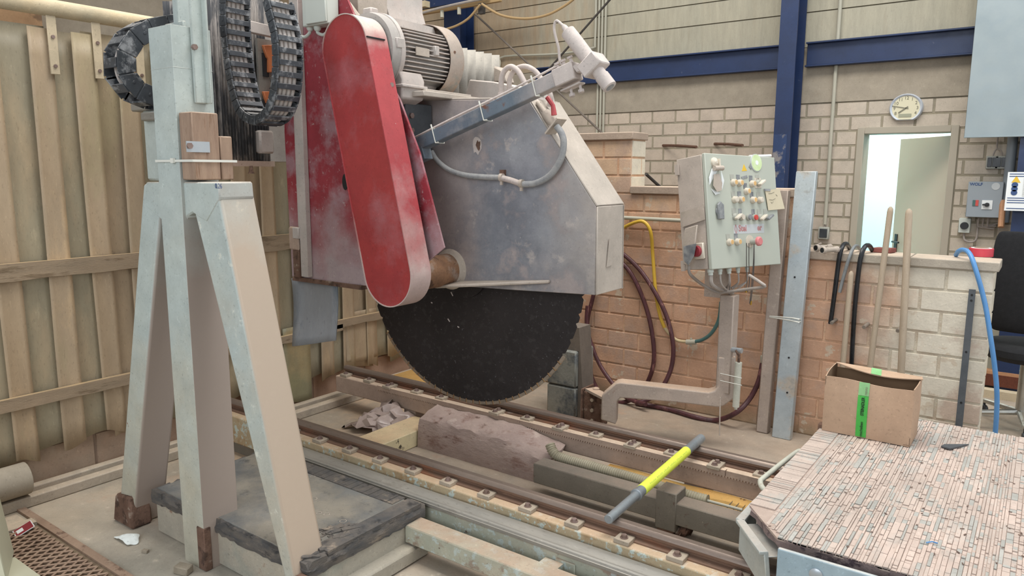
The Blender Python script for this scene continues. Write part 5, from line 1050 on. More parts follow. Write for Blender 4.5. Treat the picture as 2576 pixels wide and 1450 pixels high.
# red carriage panel
Yp = 2.50
G2 = [(715, 330), (735, 700), (915, 719), (1000, 722), (1117, 624), (1055, 385), (1005, 250), (900, 60), (850, -60), (765, -60), (716, 60)]
b = MB(); b.prism([PY(a, c, Yp) for a, c in G2], (0, .012, 0)); rp = b.build('carriage_panel', 'red_panel', bs_, bevel=.002)
x0_, x1_ = PY(741, 400, Yp-.02).x, PY(768, 400, Yp-.02).x; zb_ = PY(750, 694, Yp-.02).z
b = MB(); b.box(x0_, x0_+.025, Yp-.016, Yp-.001, zb_, 2.75); b.box(x0_+.028, x1_, Yp-.03, Yp-.001, zb_, 2.75); b.build('edge_rail', 'motor_paint', rp, bevel=.002)
b = MB(); b.box(x0_-.02, x0_+.03, Yp-.04, Yp-.016, zb_+.20, zb_+.26); b.build('rail_catch', 'motor_paint', rp, bevel=.004)
p = PY(724, 570, Yp-.035); b = MB(); b.box(p.x, x0_+.02, Yp-.035, Yp-.018, PY(740, 630, Yp-.035).z, p.z); b.build('lower_lug', 'beam_dusty', rp, bevel=.01)
b = MB(); b.box(x0_-.04, x0_+.015, Yp-.03, Yp-.005, zb_-.01, zb_+.16); b.build('rust_corner', 'rust', rp, bevel=.006)
b = MB(); p = PY(868, 458, Yp-.002); pts = [(p.x+.02*math.cos(2*PI*i/20), Yp-.003, p.z+.04*math.sin(2*PI*i/20)) for i in range(20)]; b.prism(pts, (0, .002, 0)); b.build('oval_opening', 'ink_black', rp)
b = MB(); b.box(PY(745, 700, Yp).x-.02, PY(912, 700, Yp).x, Yp-.01, Yp+.05, PY(850, 716, Yp).z-.01, PY(850, 716, Yp).z+.012); b.build('lower_edge', 'rust', rp)
# mud flap
b = MB(); vs = []; n = 6; m_ = 8; tl, tr2, br2, bl2 = PY(735, 700, Yp+.03), PY(850, 712, Yp+.03), PY(842, 858, Yp+.02), PY(740, 871, Yp+.0)
for i in range(n+1):
    for j in range(m_+1): u, v = i/n, j/m_; q_ = tl.lerp(tr2, u).lerp(bl2.lerp(br2, u), v); vs.append(q_+V((0, -.02*v*v*math.sin(u*5)+.01*math.sin(v*4), 0)))
b.add(vs, [(i*(m_+1)+j, (i+1)*(m_+1)+j, (i+1)*(m_+1)+j+1, i*(m_+1)+j+1) for i in range(n) for j in range(m_)]); mf = b.build('mud_flap', 'rubber_flap', bs_); mf.modifiers.new('s', 'SOLIDIFY').thickness = .006
# belt guard: stadium between two pulleys
Yg, Dg = 2.33, .13
ct_ = PY(865, 120, Yg); rt = (PY(919, 122, Yg)-PY(810, 133, Yg)).length/2; cb_ = PY(973, 691, Yg); rb = (PY(1029, 690, Yg)-PY(917, 712, Yg)).length/2
def stadium(c1, r1, c2, r2, y, n=22):
    d = (c2-c1); d = V((d.x, 0, d.z)); L_ = d.length; d.normalize(); s = V((-d.z, 0, d.x)); out = []
    for i in range(n+1): g = PI*i/n; out.append(V((c1.x, y, c1.z))+s*math.cos(g)*r1*-1+(-d)*math.sin(g)*r1)
    for i in range(n+1): g = PI*i/n; out.append(V((c2.x, y, c2.z))+s*math.cos(g)*r2+d*math.sin(g)*r2)
    return out
S0 = stadium(ct_, rt, cb_, rb, Yg+.004); b = MB(); b.prism(S0, (0, .003, 0)); bg = b.build('belt_guard', 'red_paint', bs_)
S1 = stadium(ct_, rt+.004, cb_, rb+.004, Yg); n = len(S1); b = MB(); S2 = [p+V((0, Dg, 0)) for p in S1]; S3 = stadium(ct_, rt-.001, cb_, rb-.001, Yg); S4 = [p+V((0, Dg, 0)) for p in S3]
b.add(S1+S2+S4+S3, [(r_*n+i, r_*n+(i+1) % n, ((r_+1) % 4)*n+(i+1) % n, ((r_+1) % 4)*n+i) for r_ in range(4) for i in range(n)]); b.build('guard_band', 'red_band', bg)
b = MB(); q_ = PY(945, 126, Yg+.005); nn_ = V((1, 0, .1)).normalized()
i0 = min(range(n), key=lambda i: abs(S1[i].z-PY(919, 124, Yg).z)+(0 if S1[i].x > ct_.x else 9)); c_ = S1[i0]; 
b.box(c_.x-.004, c_.x+.006, Yg+.002, Yg+Dg-.02, c_.z-.003, c_.z+.003); b.build('seam_slot', 'ink_black', bg)
b = MB(); p = PY(983, 215, Yg+Dg-.02); b.lathe((p.x-.005, Yg+Dg-.02, p.z), V((1, -.3, .1)), [(0, .017), (.006, .017), (.008, .01), (.02, .01)], 12); b.build('bolt', 'bolt_steel', bg)
# motor
mc = V((-2.64, 2.47, 2.20)); my0, my1 = 2.47, 2.90
mo = MB(); mo.lathe((mc.x, my0, mc.z), Y_, [(0, .13), (.004, .172), (.03, .178), (.055, .178), (.07, .15), (.09, .142), (my1-my0, .142)], 48); mot = mo.build('motor', 'motor_dark', bs_)
b = MB()
for k in range(40):
    g = 2*PI*k/40; dz_ = V((math.cos(g), 0, math.sin(g))); 
    if -2.2 < g-PI*1.5 < -1.6: pass
    # fins run along the motor and stand level left and right, upright above and below
    d = V((1 if math.cos(g) > 0 else -1, 0, 0)) if abs(math.cos(g)) > .55 else V((0, 0, 1 if math.sin(g) > 0 else -1))
    c0 = V((mc.x, 0, mc.z))+dz_*.138; tip = .172; 
    if d.x: ln = math.sqrt(max(0, tip*tip-(math.sin(g)*.138)**2))-abs(math.cos(g))*.138
    else: ln = math.sqrt(max(0, tip*tip-(math.cos(g)*.138)**2))-abs(math.sin(g))*.138
    t_ = V((-d.z, 0, d.x))*.0022; y0_, y1_ = my0+.075, my1-.012
    b.prism([c0+V((0, y0_, 0))-t_, c0+d*ln+V((0, y0_+.03, 0))-t_, c0+d*ln+V((0, y1_-.02, 0))-t_, c0+V((0, y1_, 0))-t_], t_*2)
b.build('cooling_fins', 'motor_paint', mot)
b = MB(); b.lathe((mc.x, my0+.05, mc.z), Y_, [(0, .165), (.004, .182), (.028, .182), (.03, .165)], 48); b.build('flange', 'motor_paint', mot)
b = MB(); yc0, yc1 = my1-.035, my1+.085; n = 48; prof = [(yc0, .182), (yc1-.025, .184), (yc1-.006, .172), (yc1, .14), (yc1, .02), (yc1-.004, .02), (yc1-.004, .14), (yc1-.01, .168), (yc1-.027, .180), (yc0, .178)]
vs = []; 
for (yy, r_) in prof:
    for k in range(n): g = 2*PI*k/n; vs.append((mc.x+r_*math.cos(g), yy, mc.z+r_*math.sin(g)))
b.add(vs, [(i*n+(k+1) % n, i*n+k, ((i+1) % len(prof))*n+k, ((i+1) % len(prof))*n+(k+1) % n) for i in range(len(prof)) for k in range(n)]); fc = b.build('fan_cowl', 'cowl_paint', mot)
b = MB(); g = math.radians(-8); c0 = V((mc.x+.182*math.cos(g), yc0+.03, mc.z+.182*math.sin(g)+.06)); b.lathe(c0-X_*.012, X_, [(0, .009), (.014, .007)], 8); b.build('screw', 'rust', fc)
for (a, w_) in (((1008, 108), .05), ((1100, 128), .03)):
    b = MB(); p = PX(*a, mc.x+.18); b.box(mc.x+.12, mc.x+.182, p.y-w_/2, p.y+w_/2, p.z-.022, p.z+.022); b.build('fin_lug', 'motor_paint', mot, bevel=.003)
b = MB(); p, q = PX(1047, 117, mc.x+.178), PX(1080, 144, mc.x+.178); b.box(mc.x+.174, mc.x+.179, p.y, q.y, q.z, p.z); npl = b.build('name_plate', 'pipe_dusty', mot)
b = MB(); b.prism([(mc.x-.06, my0+.06, mc.z-.12), (mc.x+.155, my0+.06, mc.z-.09), (mc.x+.175, my0+.06, mc.z-.13), (mc.x+.165, my0+.06, mc.z-.215), (mc.x+.09, my0+.06, mc.z-.245), (mc.x-.06, my0+.06, mc.z-.22)], (0, .15, 0)); tbx = b.build('terminal_box', 'motor_paint', mot, bevel=.008, seg=2)
b = MB(); b.box(mc.x-.07, mc.x+.185, my0+.05, my0+.22, mc.z-.165, mc.z-.152); b.build('lid_flange', 'motor_paint', tbx, bevel=.003)
b = MB(); b.box(mc.x+.10, mc.x+.19, my0+.08, my0+.13, mc.z+.05, mc.z+.10); 
b = MB(); 
for dz in (.02, ): b.box(mc.x-.04, mc.x+.02, my0+.02, my0+.07, mc.z+.15, mc.z+.20)
b.build('lifting_lug', 'motor_paint', mot, bevel=.006)
b = MB(); b.box(mc.x-.16, mc.x+.24, 2.60, 3.02, PY(1100, 250, 2.8).z-.004, PY(1100, 250, 2.8).z+.02); b.box(mc.x-.14, mc.x+.2, 2.66, 3.0, PY(1100, 250, 2.8).z+.02, PY(1100, 250, 2.8).z+.035); b.build('motor_base', 'guard_edge', bs_, bevel=.003)
# dark mounting bracket between panel and hood
b = MB(); p, q = PY(1008, 262, 2.66), PY(1043, 395, 2.66); b.box(p.x, q.x, 2.60, 2.79, q.z, p.z); mk = b.build('mounting_bracket', 'dark_strip', bs_, bevel=.004)
for k in range(4): b = MB(); b.lathe((q.x, 2.64, p.z-.06-.07*k), X_, [(0, .014), (.01, .014)], 6); b.build('bolt', 'bolt_steel', mk)
# laser arm
Ya = 2.64
ap, aq = PY(1048, 368, Ya), PY(1412, 196, Ya); ad = (aq-ap).normalized(); au = V((-ad.z, 0, ad.x)); ar = -Y_
b = MB(); b.beam(ap, aq, .055, .062, up=au); la = b.build('laser_arm', 'arm_blue', bs_, bevel=.004, seg=2)
b = MB(); b.obox(ap-au*.05+ad*.02, ad*.035, Y_*.03, au*.03); b.build('arm_bracket', 'arm_blue', la); 
for f in (.17, .52, .86):
    c_ = ap.lerp(aq, f); b = MB(); r_ = .0025
    ring = [c_+au*.034-Y_*.031, c_-au*.034-Y_*.031, c_-au*.034+Y_*.031, c_+au*.034+Y_*.031]
    for i in range(4): b.cyl(ring[i], ring[(i+1) % 4], r_, 6)
    b.cyl(ring[0], ring[0]+au*.02, .004, 6); b.cyl(ring[1], ring[1]+ad*.02-Z_*.004, r_, 6); b.build('cable_tie', 'tie_white', la)
b = MB(); b.tube([ap+au*.036-Y_*.02, ap.lerp(aq, .3)+au*.040-Y_*.02, ap.lerp(aq, .7)+au*.040-Y_*.02, aq+au*.05-Y_*.01], .0045, 6, smoothpath=4); b.build('cable', 'white_dust', la)
hk = aq+ad*.03
b = MB(); b.obox(hk, ad*.05, Y_*.035, au*.036); b.obox(hk-au*.055+ad*.01, ad*.05, Y_*.025, au*.004); jb = b.build('clamp_head', 'white_dust', la, bevel=.005)
for (a_, c_) in ((.0, 1), (.035, 1), (-.03, 1)):
    b = MB(); s_ = hk+ad*a_+au*.036; b.lathe(s_, au+Y_*-.3, [(0, .008), (.02, .006), (.022, .012), (.03, .012)], 8); b.build('clamp_screw', 'white_dust', jb)
for a_ in (.0, .045): b = MB(); s_ = hk-au*.058+ad*a_; b.lathe(s_, -au-Y_*.1, [(0, .006), (.02, .006), (.022, .013), (.034, .012)], 8); b.build('clamp_screw', 'white_dust', jb)
l0, l1 = PY(1427, 78, Ya-.02), PY(1535, 220, Ya-.02); ld = (l1-l0).normalized(); LL = (l1-l0).length
lc = l0.lerp(l1, .62)
b = MB(); b.obox((hk+ad*.06+lc)/2, (lc-hk-ad*.04)/2, Y_*.028, ld.cross(Y_)*-.0+ld*.02); b.obox(lc, ld*.03, Y_*.045, ld.cross(Y_)*.045); b.build('laser_holder', 'white_dust', la, bevel=.005)
b = MB(); b.lathe(l0, ld, [(0, .022), (.005, .030), (.06, .031), (LL-.1, .029), (LL-.085, .026), (LL-.06, .026), (LL-.058, .029), (LL-.002, .029), (LL, .026)], 28); lz = b.build('laser_tube', 'white_dust', la)
b = MB(); b.lathe(l1, ld, [(0, .018), (.001, .018)], 20); b.build('lens', 'knob_grey', lz)
b = MB(); b.lathe(l0-ld*.03, ld, [(0, .008), (.01, .012), (.03, .014)], 12); b.tube([l0-ld*.03, PY(1400, 52, Ya), PY(1394, 68, Ya), PY(1397, 90, Ya), PY(1405, 120, Ya), PY(1409, 155, Ya), hk+au*.04], .0055, 8, smoothpath=6); b.build('laser_cable', 'white_dust', lz)
# water hoses on the hood
Yh = HF-.03
def hs_(pts, Y, r, mat, name, par=bs_, sm=8):
    b = MB(); b.tube([PY(a, c, Y) for a, c in pts], r, 12, smoothpath=sm); return b.build(name, mat, par)
wh = hs_([(1085, 382), (1100, 405), (1130, 428), (1170, 441), (1220, 446), (1262, 447)], Yh, .0135, 'hose_grey', 'water_hose')
hs_([(1258, 447), (1285, 454), (1310, 463)], Yh-.004, .014, 'hose_dusty', 'joiner', wh)
hs_([(1305, 463), (1345, 462), (1385, 440), (1411, 400), (1418, 360), (1412, 335), (1400, 318)], Yh, .0145, 'hose_grey', 'hose_end', wh)
for (px, py) in ((1262, 447), (1312, 462)): b = MB(); p = PY(px, py, Yh-.004); b.lathe(p-X_*.008, X_, [(0, .019), (.016, .019)], 14); b.box(p.x-.006, p.x+.006, Yh-.01, Yh+.0, p.z-.034, p.z-.014); b.build('hose_clip', 'pipe_dusty', wh)
b = MB(); p = PY(1265, 434, Yh+.02); b.box(p.x-.012, p.x+.012, Yh+.01, HF, p.z-.012, p.z+.012); b.build('clip_stud', 'rust', wh)
hs_([(1262, 236), (1261, 205), (1268, 180), (1284, 168), (1302, 178), (1318, 205), (1335, 240), (1355, 262)], 2.86, .013, 'hose_dusty', 'feed_hose')
hs_([(1282, 232), (1282, 200), (1295, 176), (1320, 167), (1345, 178), (1362, 200), (1385, 240), (1380, 268)], 2.9, .012, 'hose_dusty', 'feed_hose')
for (px, py, Y) in ((1262, 243, 2.86), (1283, 236, 2.9)): b = MB(); p = PY(px, py, Y); b.cyl(p-Z_*.03, p+Z_*.02, .017, 12); b.build('hose_fitting', 'white_dust', bs_)
b = MB(); p, q = PY(1352, 258, 2.82), PY(1398, 318, 2.79); b.tube([p, p.lerp(q, .4), p.lerp(q, .45), p.lerp(q, .8), q], [.010, .012, .022, .022, .015], 12); d = (q-p).normalized(); b.obox(q, d*.004, Y_*.04, d.cross(Y_)*.045); vl = b.build('water_valve', 'pipe_dusty', bs_)
b = MB(); p, q = PY(1377, 245, 2.78), PY(1394, 290, 2.78); b.tube([p, p.lerp(q, .6)+V((.008, 0, .01)), q], [.012, .010, .013], 8); b.build('valve_lever', 'red_band', vl)
# body and beam behind
MZ = 2.0
b = MB(); b.box(-3.60, -3.46, 2.32, 2.62, 1.70, 2.75); b.box(-3.78, -3.46, 2.62, 4.55, 1.70, 2.38); b.build('bridge_beam', 'motor_dark', bs_)
def bellows(y0, y1, n, x, dep, z0, z1, mat, name):
    b = MB(); vs = []; m_ = 2*n
    for i in range(m_+1):
        yy = y0+(y1-y0)*i/m_; xx = x+(dep if i % 2 else 0)
        vs += [(xx, yy, z0), (xx, yy, z1)]
    fs = [(2*i, 2*i+2, 2*i+3, 2*i+1) for i in range(m_)]; b.add(vs, fs)
    o = b.build(name, mat, bs_); s_ = o.modifiers.new('s', 'SOLIDIFY'); s_.thickness = .0025; return o
bellows(1.98, 2.17, 7, -3.37, .035, 1.70, 2.75, 'bellows_black', 'bellows')
bellows(2.19, 2.49, 17, -3.44, .03, 1.70, 2.75, 'bellows_black', 'bellows')
b = MB(); b.box(-3.46, -3.40, 2.17, 2.50, 1.672, 1.70); b.build('bottom_rail', 'beam_dusty', bs_)
b = MB(); b.box(-3.36, -3.33, 1.96, 1.985, 1.66, 2.6); b.build('bellows_edge', 'bellows_black', bs_)
ya_, yb3 = PX(655, 300, -3.36).y, PX(694, 300, -3.36).y
b = MB(); b.box(-3.37, -3.355, ya_, yb3, PX(670, 290, -3.36).z, PX(670, 100, -3.36).z); swp = b.build('switch_plate', 'steel_grey', bs_)
for (t_, b_) in ((113, 182), (230, 285)):
    b = MB(); A_ = [PX(663, t_, -3.33), PX(697, t_, -3.33), PX(697, b_, -3.33), PX(676, b_, -3.33), PX(676, (t_+b_)/2, -3.33), PX(672, t_+30, -3.33)]; b.prism(A_, (-.02, 0, 0)); os_ = b.build('limit_switch', 'orange_plastic', swp, bevel=.003)
    b = MB(); A_ = [PX(661, t_+20, -3.345), PX(675, t_+25, -3.345), PX(677, b_+12, -3.345), PX(664, b_+10, -3.345)]; b.prism(A_, (-.01, 0, 0)); b.build('switch_base', 'black_plastic', os_)
b = MB(); b.tube([PX(681, 196, -3.33), PX(683, 205, -3.32), PX(686, 215, -3.32), PX(678, 224, -3.33)], .006, 8, smoothpath=4); b.build('switch_cable', 'black_cord', swp)
b = MB(); p, q = PX(617, 65, -3.3), PX(690, 82, -3.3); b.beam(p, q, .03, .055); b.build('cross_rail', 'motor_paint', bs_, bevel=.003)
b = MB(); b.box(-3.44, -3.38, 2.40, 2.49, 1.74, 1.86); b.build('shoe_plate', 'motor_paint', bs_, bevel=.01)
b = MB(); p = PX(632, 432, -3.4); b.tube([p+Z_*.03, p, p-Z_*.01], [.008, .012, .018], 10); b.build('drain_knob', 'rust', bs_)
bellows(3.62, 4.33, 8, -3.30, .07, PX(1200, 252, -3.25).z, PX(1200, 128, -3.25).z, 'bellows_grey', 'side_bellows')
b = MB(); b.box(-3.44, -3.31, 3.6, 4.4, 1.98, 2.40); b.build('beam_housing', 'motor_dark', bs_)
b = MB(); p, q = PY(1240, 205, 3.2), PY(1330, 250, 3.2); b.prism([PY(1170, 240, 3.2), PY(1180, 200, 3.2), PY(1240, 205, 3.2), PY(1325, 222, 3.2), PY(1335, 262, 3.2), PY(1180, 262, 3.2)], (0, .25, 0)); b.build('hood_carrier', 'motor_paint', bs_, bevel=.006)
b = MB(); b.prism([PY(1240, 165, 3.6), PY(1262, 175, 3.6), PY(1272, 208, 3.6), PY(1240, 208, 3.6)], (0, .1, 0)); b.build('cable_bend', 'pipe_dusty', bs_, bevel=.01)
# upper carriage plates
b = MB(); b.prism([PY(a, c, 3.02) for a, c in ((835, -60), (968, -60), (970, 10), (980, 46), (930, 38), (905, 28), (840, 22))], (0, .3, 0)); b.build('upper_plate', 'motor_paint', bs_, bevel=.004)
b = MB(); b.box(PY(800, 20, 2.75).x, PY(905, 20, 2.75).x, 2.74, 2.95, 2.16, 2.75); b.build('slide_body', 'pipe_dusty', bs_, bevel=.004)
b = MB(); p, q = PY(838, 14, 2.735), PY(890, 52, 2.735); b.prism([p, PY(878, 22, 2.735), q, PY(845, 52, 2.735)], (0, .004, 0)); b.build('opening', 'ink_black', bs_)
b = MB(); b.tube([PY(840, -20, 2.66), PY(872, 8, 2.66), PY(895, 38, 2.66), PY(915, 62, 2.66)], .018, 10, smoothpath=5); b.build('cable_hose', 'pipe_dusty', bs_)
p, q = PY(757, -30, 2.42), PY(810, 60, 2.42)
b = MB(); b.box(p.x, PY(822, 30, 2.42).x, 2.42, 2.495, q.z, 2.5); jb2 = b.build('junction_box', 'grey_plastic', bs_, bevel=.006, seg=2)
b = MB(); b.box(p.x+.04, PY(823, 30, 2.42).x, 2.408, 2.42, q.z+.006, 2.5); b.build('lid', 'grey_plastic', jb2, bevel=.003)
for (px, e) in ((780, ((778, 84), (768, 93), (757, 92))), (798, ((800, 83), (812, 88), (820, 84)))):
    a_ = PY(px, 60, 2.45); b = MB(); b.lathe(a_, -Z_, [(0, .016), (.012, .018), (.024, .018), (.034, .012)], 12); b.tube([a_-Z_*.03]+[PY(x, y, 2.45) for x, y in e], .008, 8, smoothpath=5); b.build('cable_gland', 'grey_plastic', jb2)

# ------------------------------------------------------------------ cable chains
def chain(name, label, pts, wdir, Wd, h, N_, cables=4):
    P = catmull([V(p) for p in pts], 12); L_ = [0]
    for i in range(1, len(P)): L_.append(L_[-1]+(P[i]-P[i-1]).length)
    def at(s):
        s = max(0, min(L_[-1]-1e-6, s)); i = 0
        while i < len(L_)-2 and L_[i+1] < s: i += 1
        return P[i].lerp(P[i+1], (s-L_[i])/max(1e-6, L_[i+1]-L_[i]))
    zmin = min(P, key=lambda p: p.z); t = thing(name, zmin.copy(), label, 'cable chain'); wd = V(wdir).normalized(); pitch = L_[-1]/N_
    def nrm_at(s_): return ((at(s_+.01)-at(s_-.01)).normalized().cross(wd)).normalized()
    for k in range(N_):
        sa_, sb_ = k*pitch, (k+.93)*pitch; a, c = at(sa_), at(sb_); na, nc = nrm_at(max(.01, sa_)), nrm_at(sb_); d = (c-a).normalized(); nr = d.cross(wd).normalized(); m = (a+c)/2
        b = MB()
        for s_ in (-1, 1):
            off = wd*(Wd/2*s_)
            b.prism([a+na*h*.5+off, a-na*h*.5+off, c-nc*h*.5+off, c+nc*h*.5+off], wd*.008*s_)
            b.prism([c+nc*h*.40+off, c-nc*h*.40+off, c-nc*h*.38+off+d*pitch*.2, c+nc*h*.38+off+d*pitch*.2], wd*.005*s_)
            b.lathe(m+off+wd*.008*s_, wd*s_, [(0, .007), (.002, .006)], 8)
        for s_ in (-1, 1):
            b.obox(m+nr*s_*h*.47, d*pitch*.24, nr*.004, wd*Wd*.5)
        b.build('chain_link', 'chain_black', t, bevel=.002)
    for k in range(cables):
        o = wd*(Wd*.78*((k+.5)/cables-.5)); b = MB(); b.tube([at(L_[-1]*i/40)+o for i in range(41)], Wd*.085, 8); b.build('cable', 'chain_cable', t)
    return t
Yc = 2.05
U = [(592, -40), (592, 60), (600, 150), (613, 225), (632, 282), (668, 305), (700, 285), (718, 235), (724, 170), (722, 100), (708, 40), (700, 5)]
chain('cable_chain', 'black cable chain hanging in a U in front of the bellows and red panel', [PY(a, c, Yc) for a, c in U], Y_, .115, .040, 27)
chain('cable_chain', 'black cable chain curving in a C behind the top of the support post', [PX(a, c, -3.05) for a, c in [(450, 62), (400, 68), (350, 82), (312, 115), (298, 160), (310, 205), (345, 236), (385, 250), (430, 256)]], X_, .10, .076, 8, 2)

# ================================================================== WORK TABLE
TZ = .50
tx0, txc, ty0, ty1, tx1_ = -.752, -.604, 2.28, 3.84, .95; cyc = 2.46
wt = thing('work_table', (.1, 3.05, .28), 'rolling saw table topped with notched pale slats, carrying the cardboard box', 'work table')
def inside(x, y): return (x-tx0)/(txc-tx0)+(y-ty0)/(cyc-ty0) > 1.0 or (x > txc or y > cyc)
r8 = random.Random(21)
b = MB()
def cell(x0, x1, y0, y1, z1):
    if not inside(x0, y0): return
    b.add([(x0, y0, z1-.008), (x1, y0, z1-.008), (x1, y1, z1-.008), (x0, y1, z1-.008), (x0, y0, z1), (x1, y0, z1), (x1, y1, z1), (x0, y1, z1)], [(4, 5, 6, 7), (0, 1, 5, 4), (1, 2, 6, 5), (2, 3, 7, 6), (3, 0, 4, 7)], 1 if r8.random() < .2 else 0, 1+r8.uniform(-.07, .07))
# left border board: short cuts across
y = ty0
while y < ty1:
    d_ = r8.choice((.008, .01, .012, .016, .022, .035)); cell(tx0, tx0+.085, y, min(y+d_-.0018, ty1), TZ+r8.uniform(-.002, .001)); y += d_
# field: long strips (along Y) crossed by saw cuts (along X)
x = tx0+.090; cuts = []; y = ty0
while y < ty1: d_ = r8.choice((.013, .016, .02, .028, .016, .04)); cuts.append((y, min(y+d_-.0022, ty1))); y += d_
while x < tx1_:
    wv = r8.choice((.008, .010, .012, .015, .02)); gap = r8.choice((.0012, .0018, .0025))
    skip = r8.random() < .10; i = 0
    while i < len(cuts):
        jn = i
        while jn < len(cuts)-1 and r8.random() < (.62 if x < .0 else .3): jn += 1
        y0_, y1_ = cuts[i][0], cuts[jn][1]
        cell(x, x+wv-gap, y0_, y1_, TZ+(r8.uniform(-.002, .0005) if not skip and r8.random() > .25 else -.0035)); i = jn+1
    x += wv
b.build('slatted_top', ['slats', 'slats_grey'], wt)
O5 = [(tx0, cyc), (txc, ty0), (tx1_, ty0), (tx1_, ty1), (tx0, ty1)]
b = MB(); b.prism([(x, y, TZ-.005) for x, y in O5][::-1], (0, 0, -.008)); b.build('top_board', 'slat_bed', wt)
b = MB(); n = 44; r9 = random.Random(3)
E5 = [(tx0, ty1), (tx0, cyc), (txc, ty0), (tx1_, ty0)]; E = []
for i in range(3):
    a, c = V((*E5[i], 0)), V((*E5[i+1], 0)); m_ = max(3, int((c-a).length/.03))
    for k in range(m_): E.append(a.lerp(c, k/m_))
E.append(V((*E5[3], 0))); vs = []
cen = V((.3, 3.1, 0))
for p in E:
    o = (cen-p).normalized()
    for (q_, z__) in ((.03, TZ-.012), (r9.uniform(-.006, .004), TZ-.004-r9.uniform(0, .006)), (r9.uniform(-.004, .008), TZ-.02), (r9.uniform(0, .01), TZ-.04), (.03, TZ-.042)): vs.append(p+o*q_+Z_*z__)
b.add(vs, [(i*5+j, (i+1)*5+j, (i+1)*5+j+1, i*5+j+1) for i in range(len(E)-1) for j in range(4)]); b.build('worn_edge', 'slat_edge', wt)
b = MB(); b.prism([(x+(.03 if x < 0 else 0), y+(.03 if y < 3 else -.03), TZ-.04) for x, y in O5][::-1], (0, 0, -.05)); b.build('under_frame', 'table_under', wt)
# outer steel skirt
k0, k1, k2, k3 = V((tx0-.02, cyc+.12, 0)), V((tx0-.02, cyc-.035, 0)), V((txc-.03, ty0-.03, 0)), V((txc+.01, ty0-.065, 0))
zk = TZ-.055
b = MB(); b.prism([k1+Z_*zk, k2+Z_*zk+V((.0, 0, 0)), k2+Z_*(zk-.15)+V((.02, -.0, 0)), k1+Z_*(zk-.11)], V((.012, .012, 0))); b.prism([k0+Z_*zk, k1+Z_*zk, k1+Z_*(zk-.11), k0+Z_*(zk-.11)], V((.012, 0, 0))); b.build('corner_skirt', 'table_frame', wt, bevel=.003)
b = MB(); b.beam(k0+Z_*zk, k1+Z_*zk, .03, .012); b.beam(k1+Z_*zk, k2+Z_*zk, .03, .012); b.prism([k1+Z_*(zk-.012), k2+Z_*(zk-.012), k2+V((.06, .05, zk-.012)), k1+V((.06, .05, zk-.012))], (0, 0, -.004)); b.build('skirt_lip', 'table_frame', wt, bevel=.004)
b = MB(); pA = PY(1957, 1378, ty0-.07); b.box(pA.x, tx1_, ty0-.075, ty0-.06, .22, pA.z); fp = b.build('front_plate', 'table_plate', wt, bevel=.005, seg=2)
b = MB(); p = PY(2053, 1446, ty0-.075); b.lathe((p.x, ty0-.075, p.z), -Y_, [(0, .02), (.004, .02), (.008, .012)], 20); b.build('bolt', 'plate_steel', fp)
for (xx, yy) in ((-.45, YN), (-.45, YF), (.7, YN), (.7, YF)):
    b = MB(); b.cyl((xx, yy-.03, .375), (xx, yy+.03, .375), .074, 24); b.box(xx-.03, xx+.03, yy-.05, yy+.05, .37, .42); b.build('wheel', 'steel_grey', wt)
# handle
b = MB(); zz = TZ-.03; P = [PZ(2055, 1134, zz), PZ(2022, 1136, zz), PZ(2000, 1141, zz), PZ(1925, 1200, zz), PZ(1913, 1214, zz), PZ(1922, 1232, zz), PZ(1950, 1250, zz)]
b.tube(P, .0105, 12, smoothpath=6); b.build('push_handle', 'handle_paint', wt)
# rusty bit and slab end behind the left far corner
b = MB(); p = PZ(2048, 1085, TZ); b.box(p.x-.0, p.x+.03, p.y+.06, p.y+.10, TZ-.05, TZ+.018); b.build('stop_block', 'rust', wt, bevel=.004)
b = MB()
for k in range(150): c_ = V((r8.uniform(tx0+.1, .7), r8.uniform(ty0+.05, ty1-.1), TZ+.002)); an = r8.uniform(0, 3); b.obox(c_, V((math.cos(an), math.sin(an), 0))*r8.uniform(.002, .007), V((-math.sin(an), math.cos(an), 0))*r8.uniform(.0008, .002), (0, 0, .0012))
tag(b.build('crumbs', 'crumb'), 'dark crumbs and splinters strewn over the slatted table top', 'crumbs', kind='stuff')
# stone flake on table
b = MB(); A_ = [PZ(a, c, TZ+.002) for a, c in ((2367, 1126), (2375, 1121), (2437, 1121), (2390, 1132))]; b.prism(A_, (0, 0, .006)); tag(b.build('stone_flake', 'dark_strip'), 'flat pointed grey slate flake lying on the table right of the box', 'stone')
b = MB(); p = PZ(2330, 1366, TZ+.002); b.tube([p, p+V((.015, .012, .003)), p+V((.03, .015, .001))], .002, 6); tag(b.build('plastic_shred', 'hose_blue'), 'tiny blue plastic shred on the table near the lower right', 'scrap')

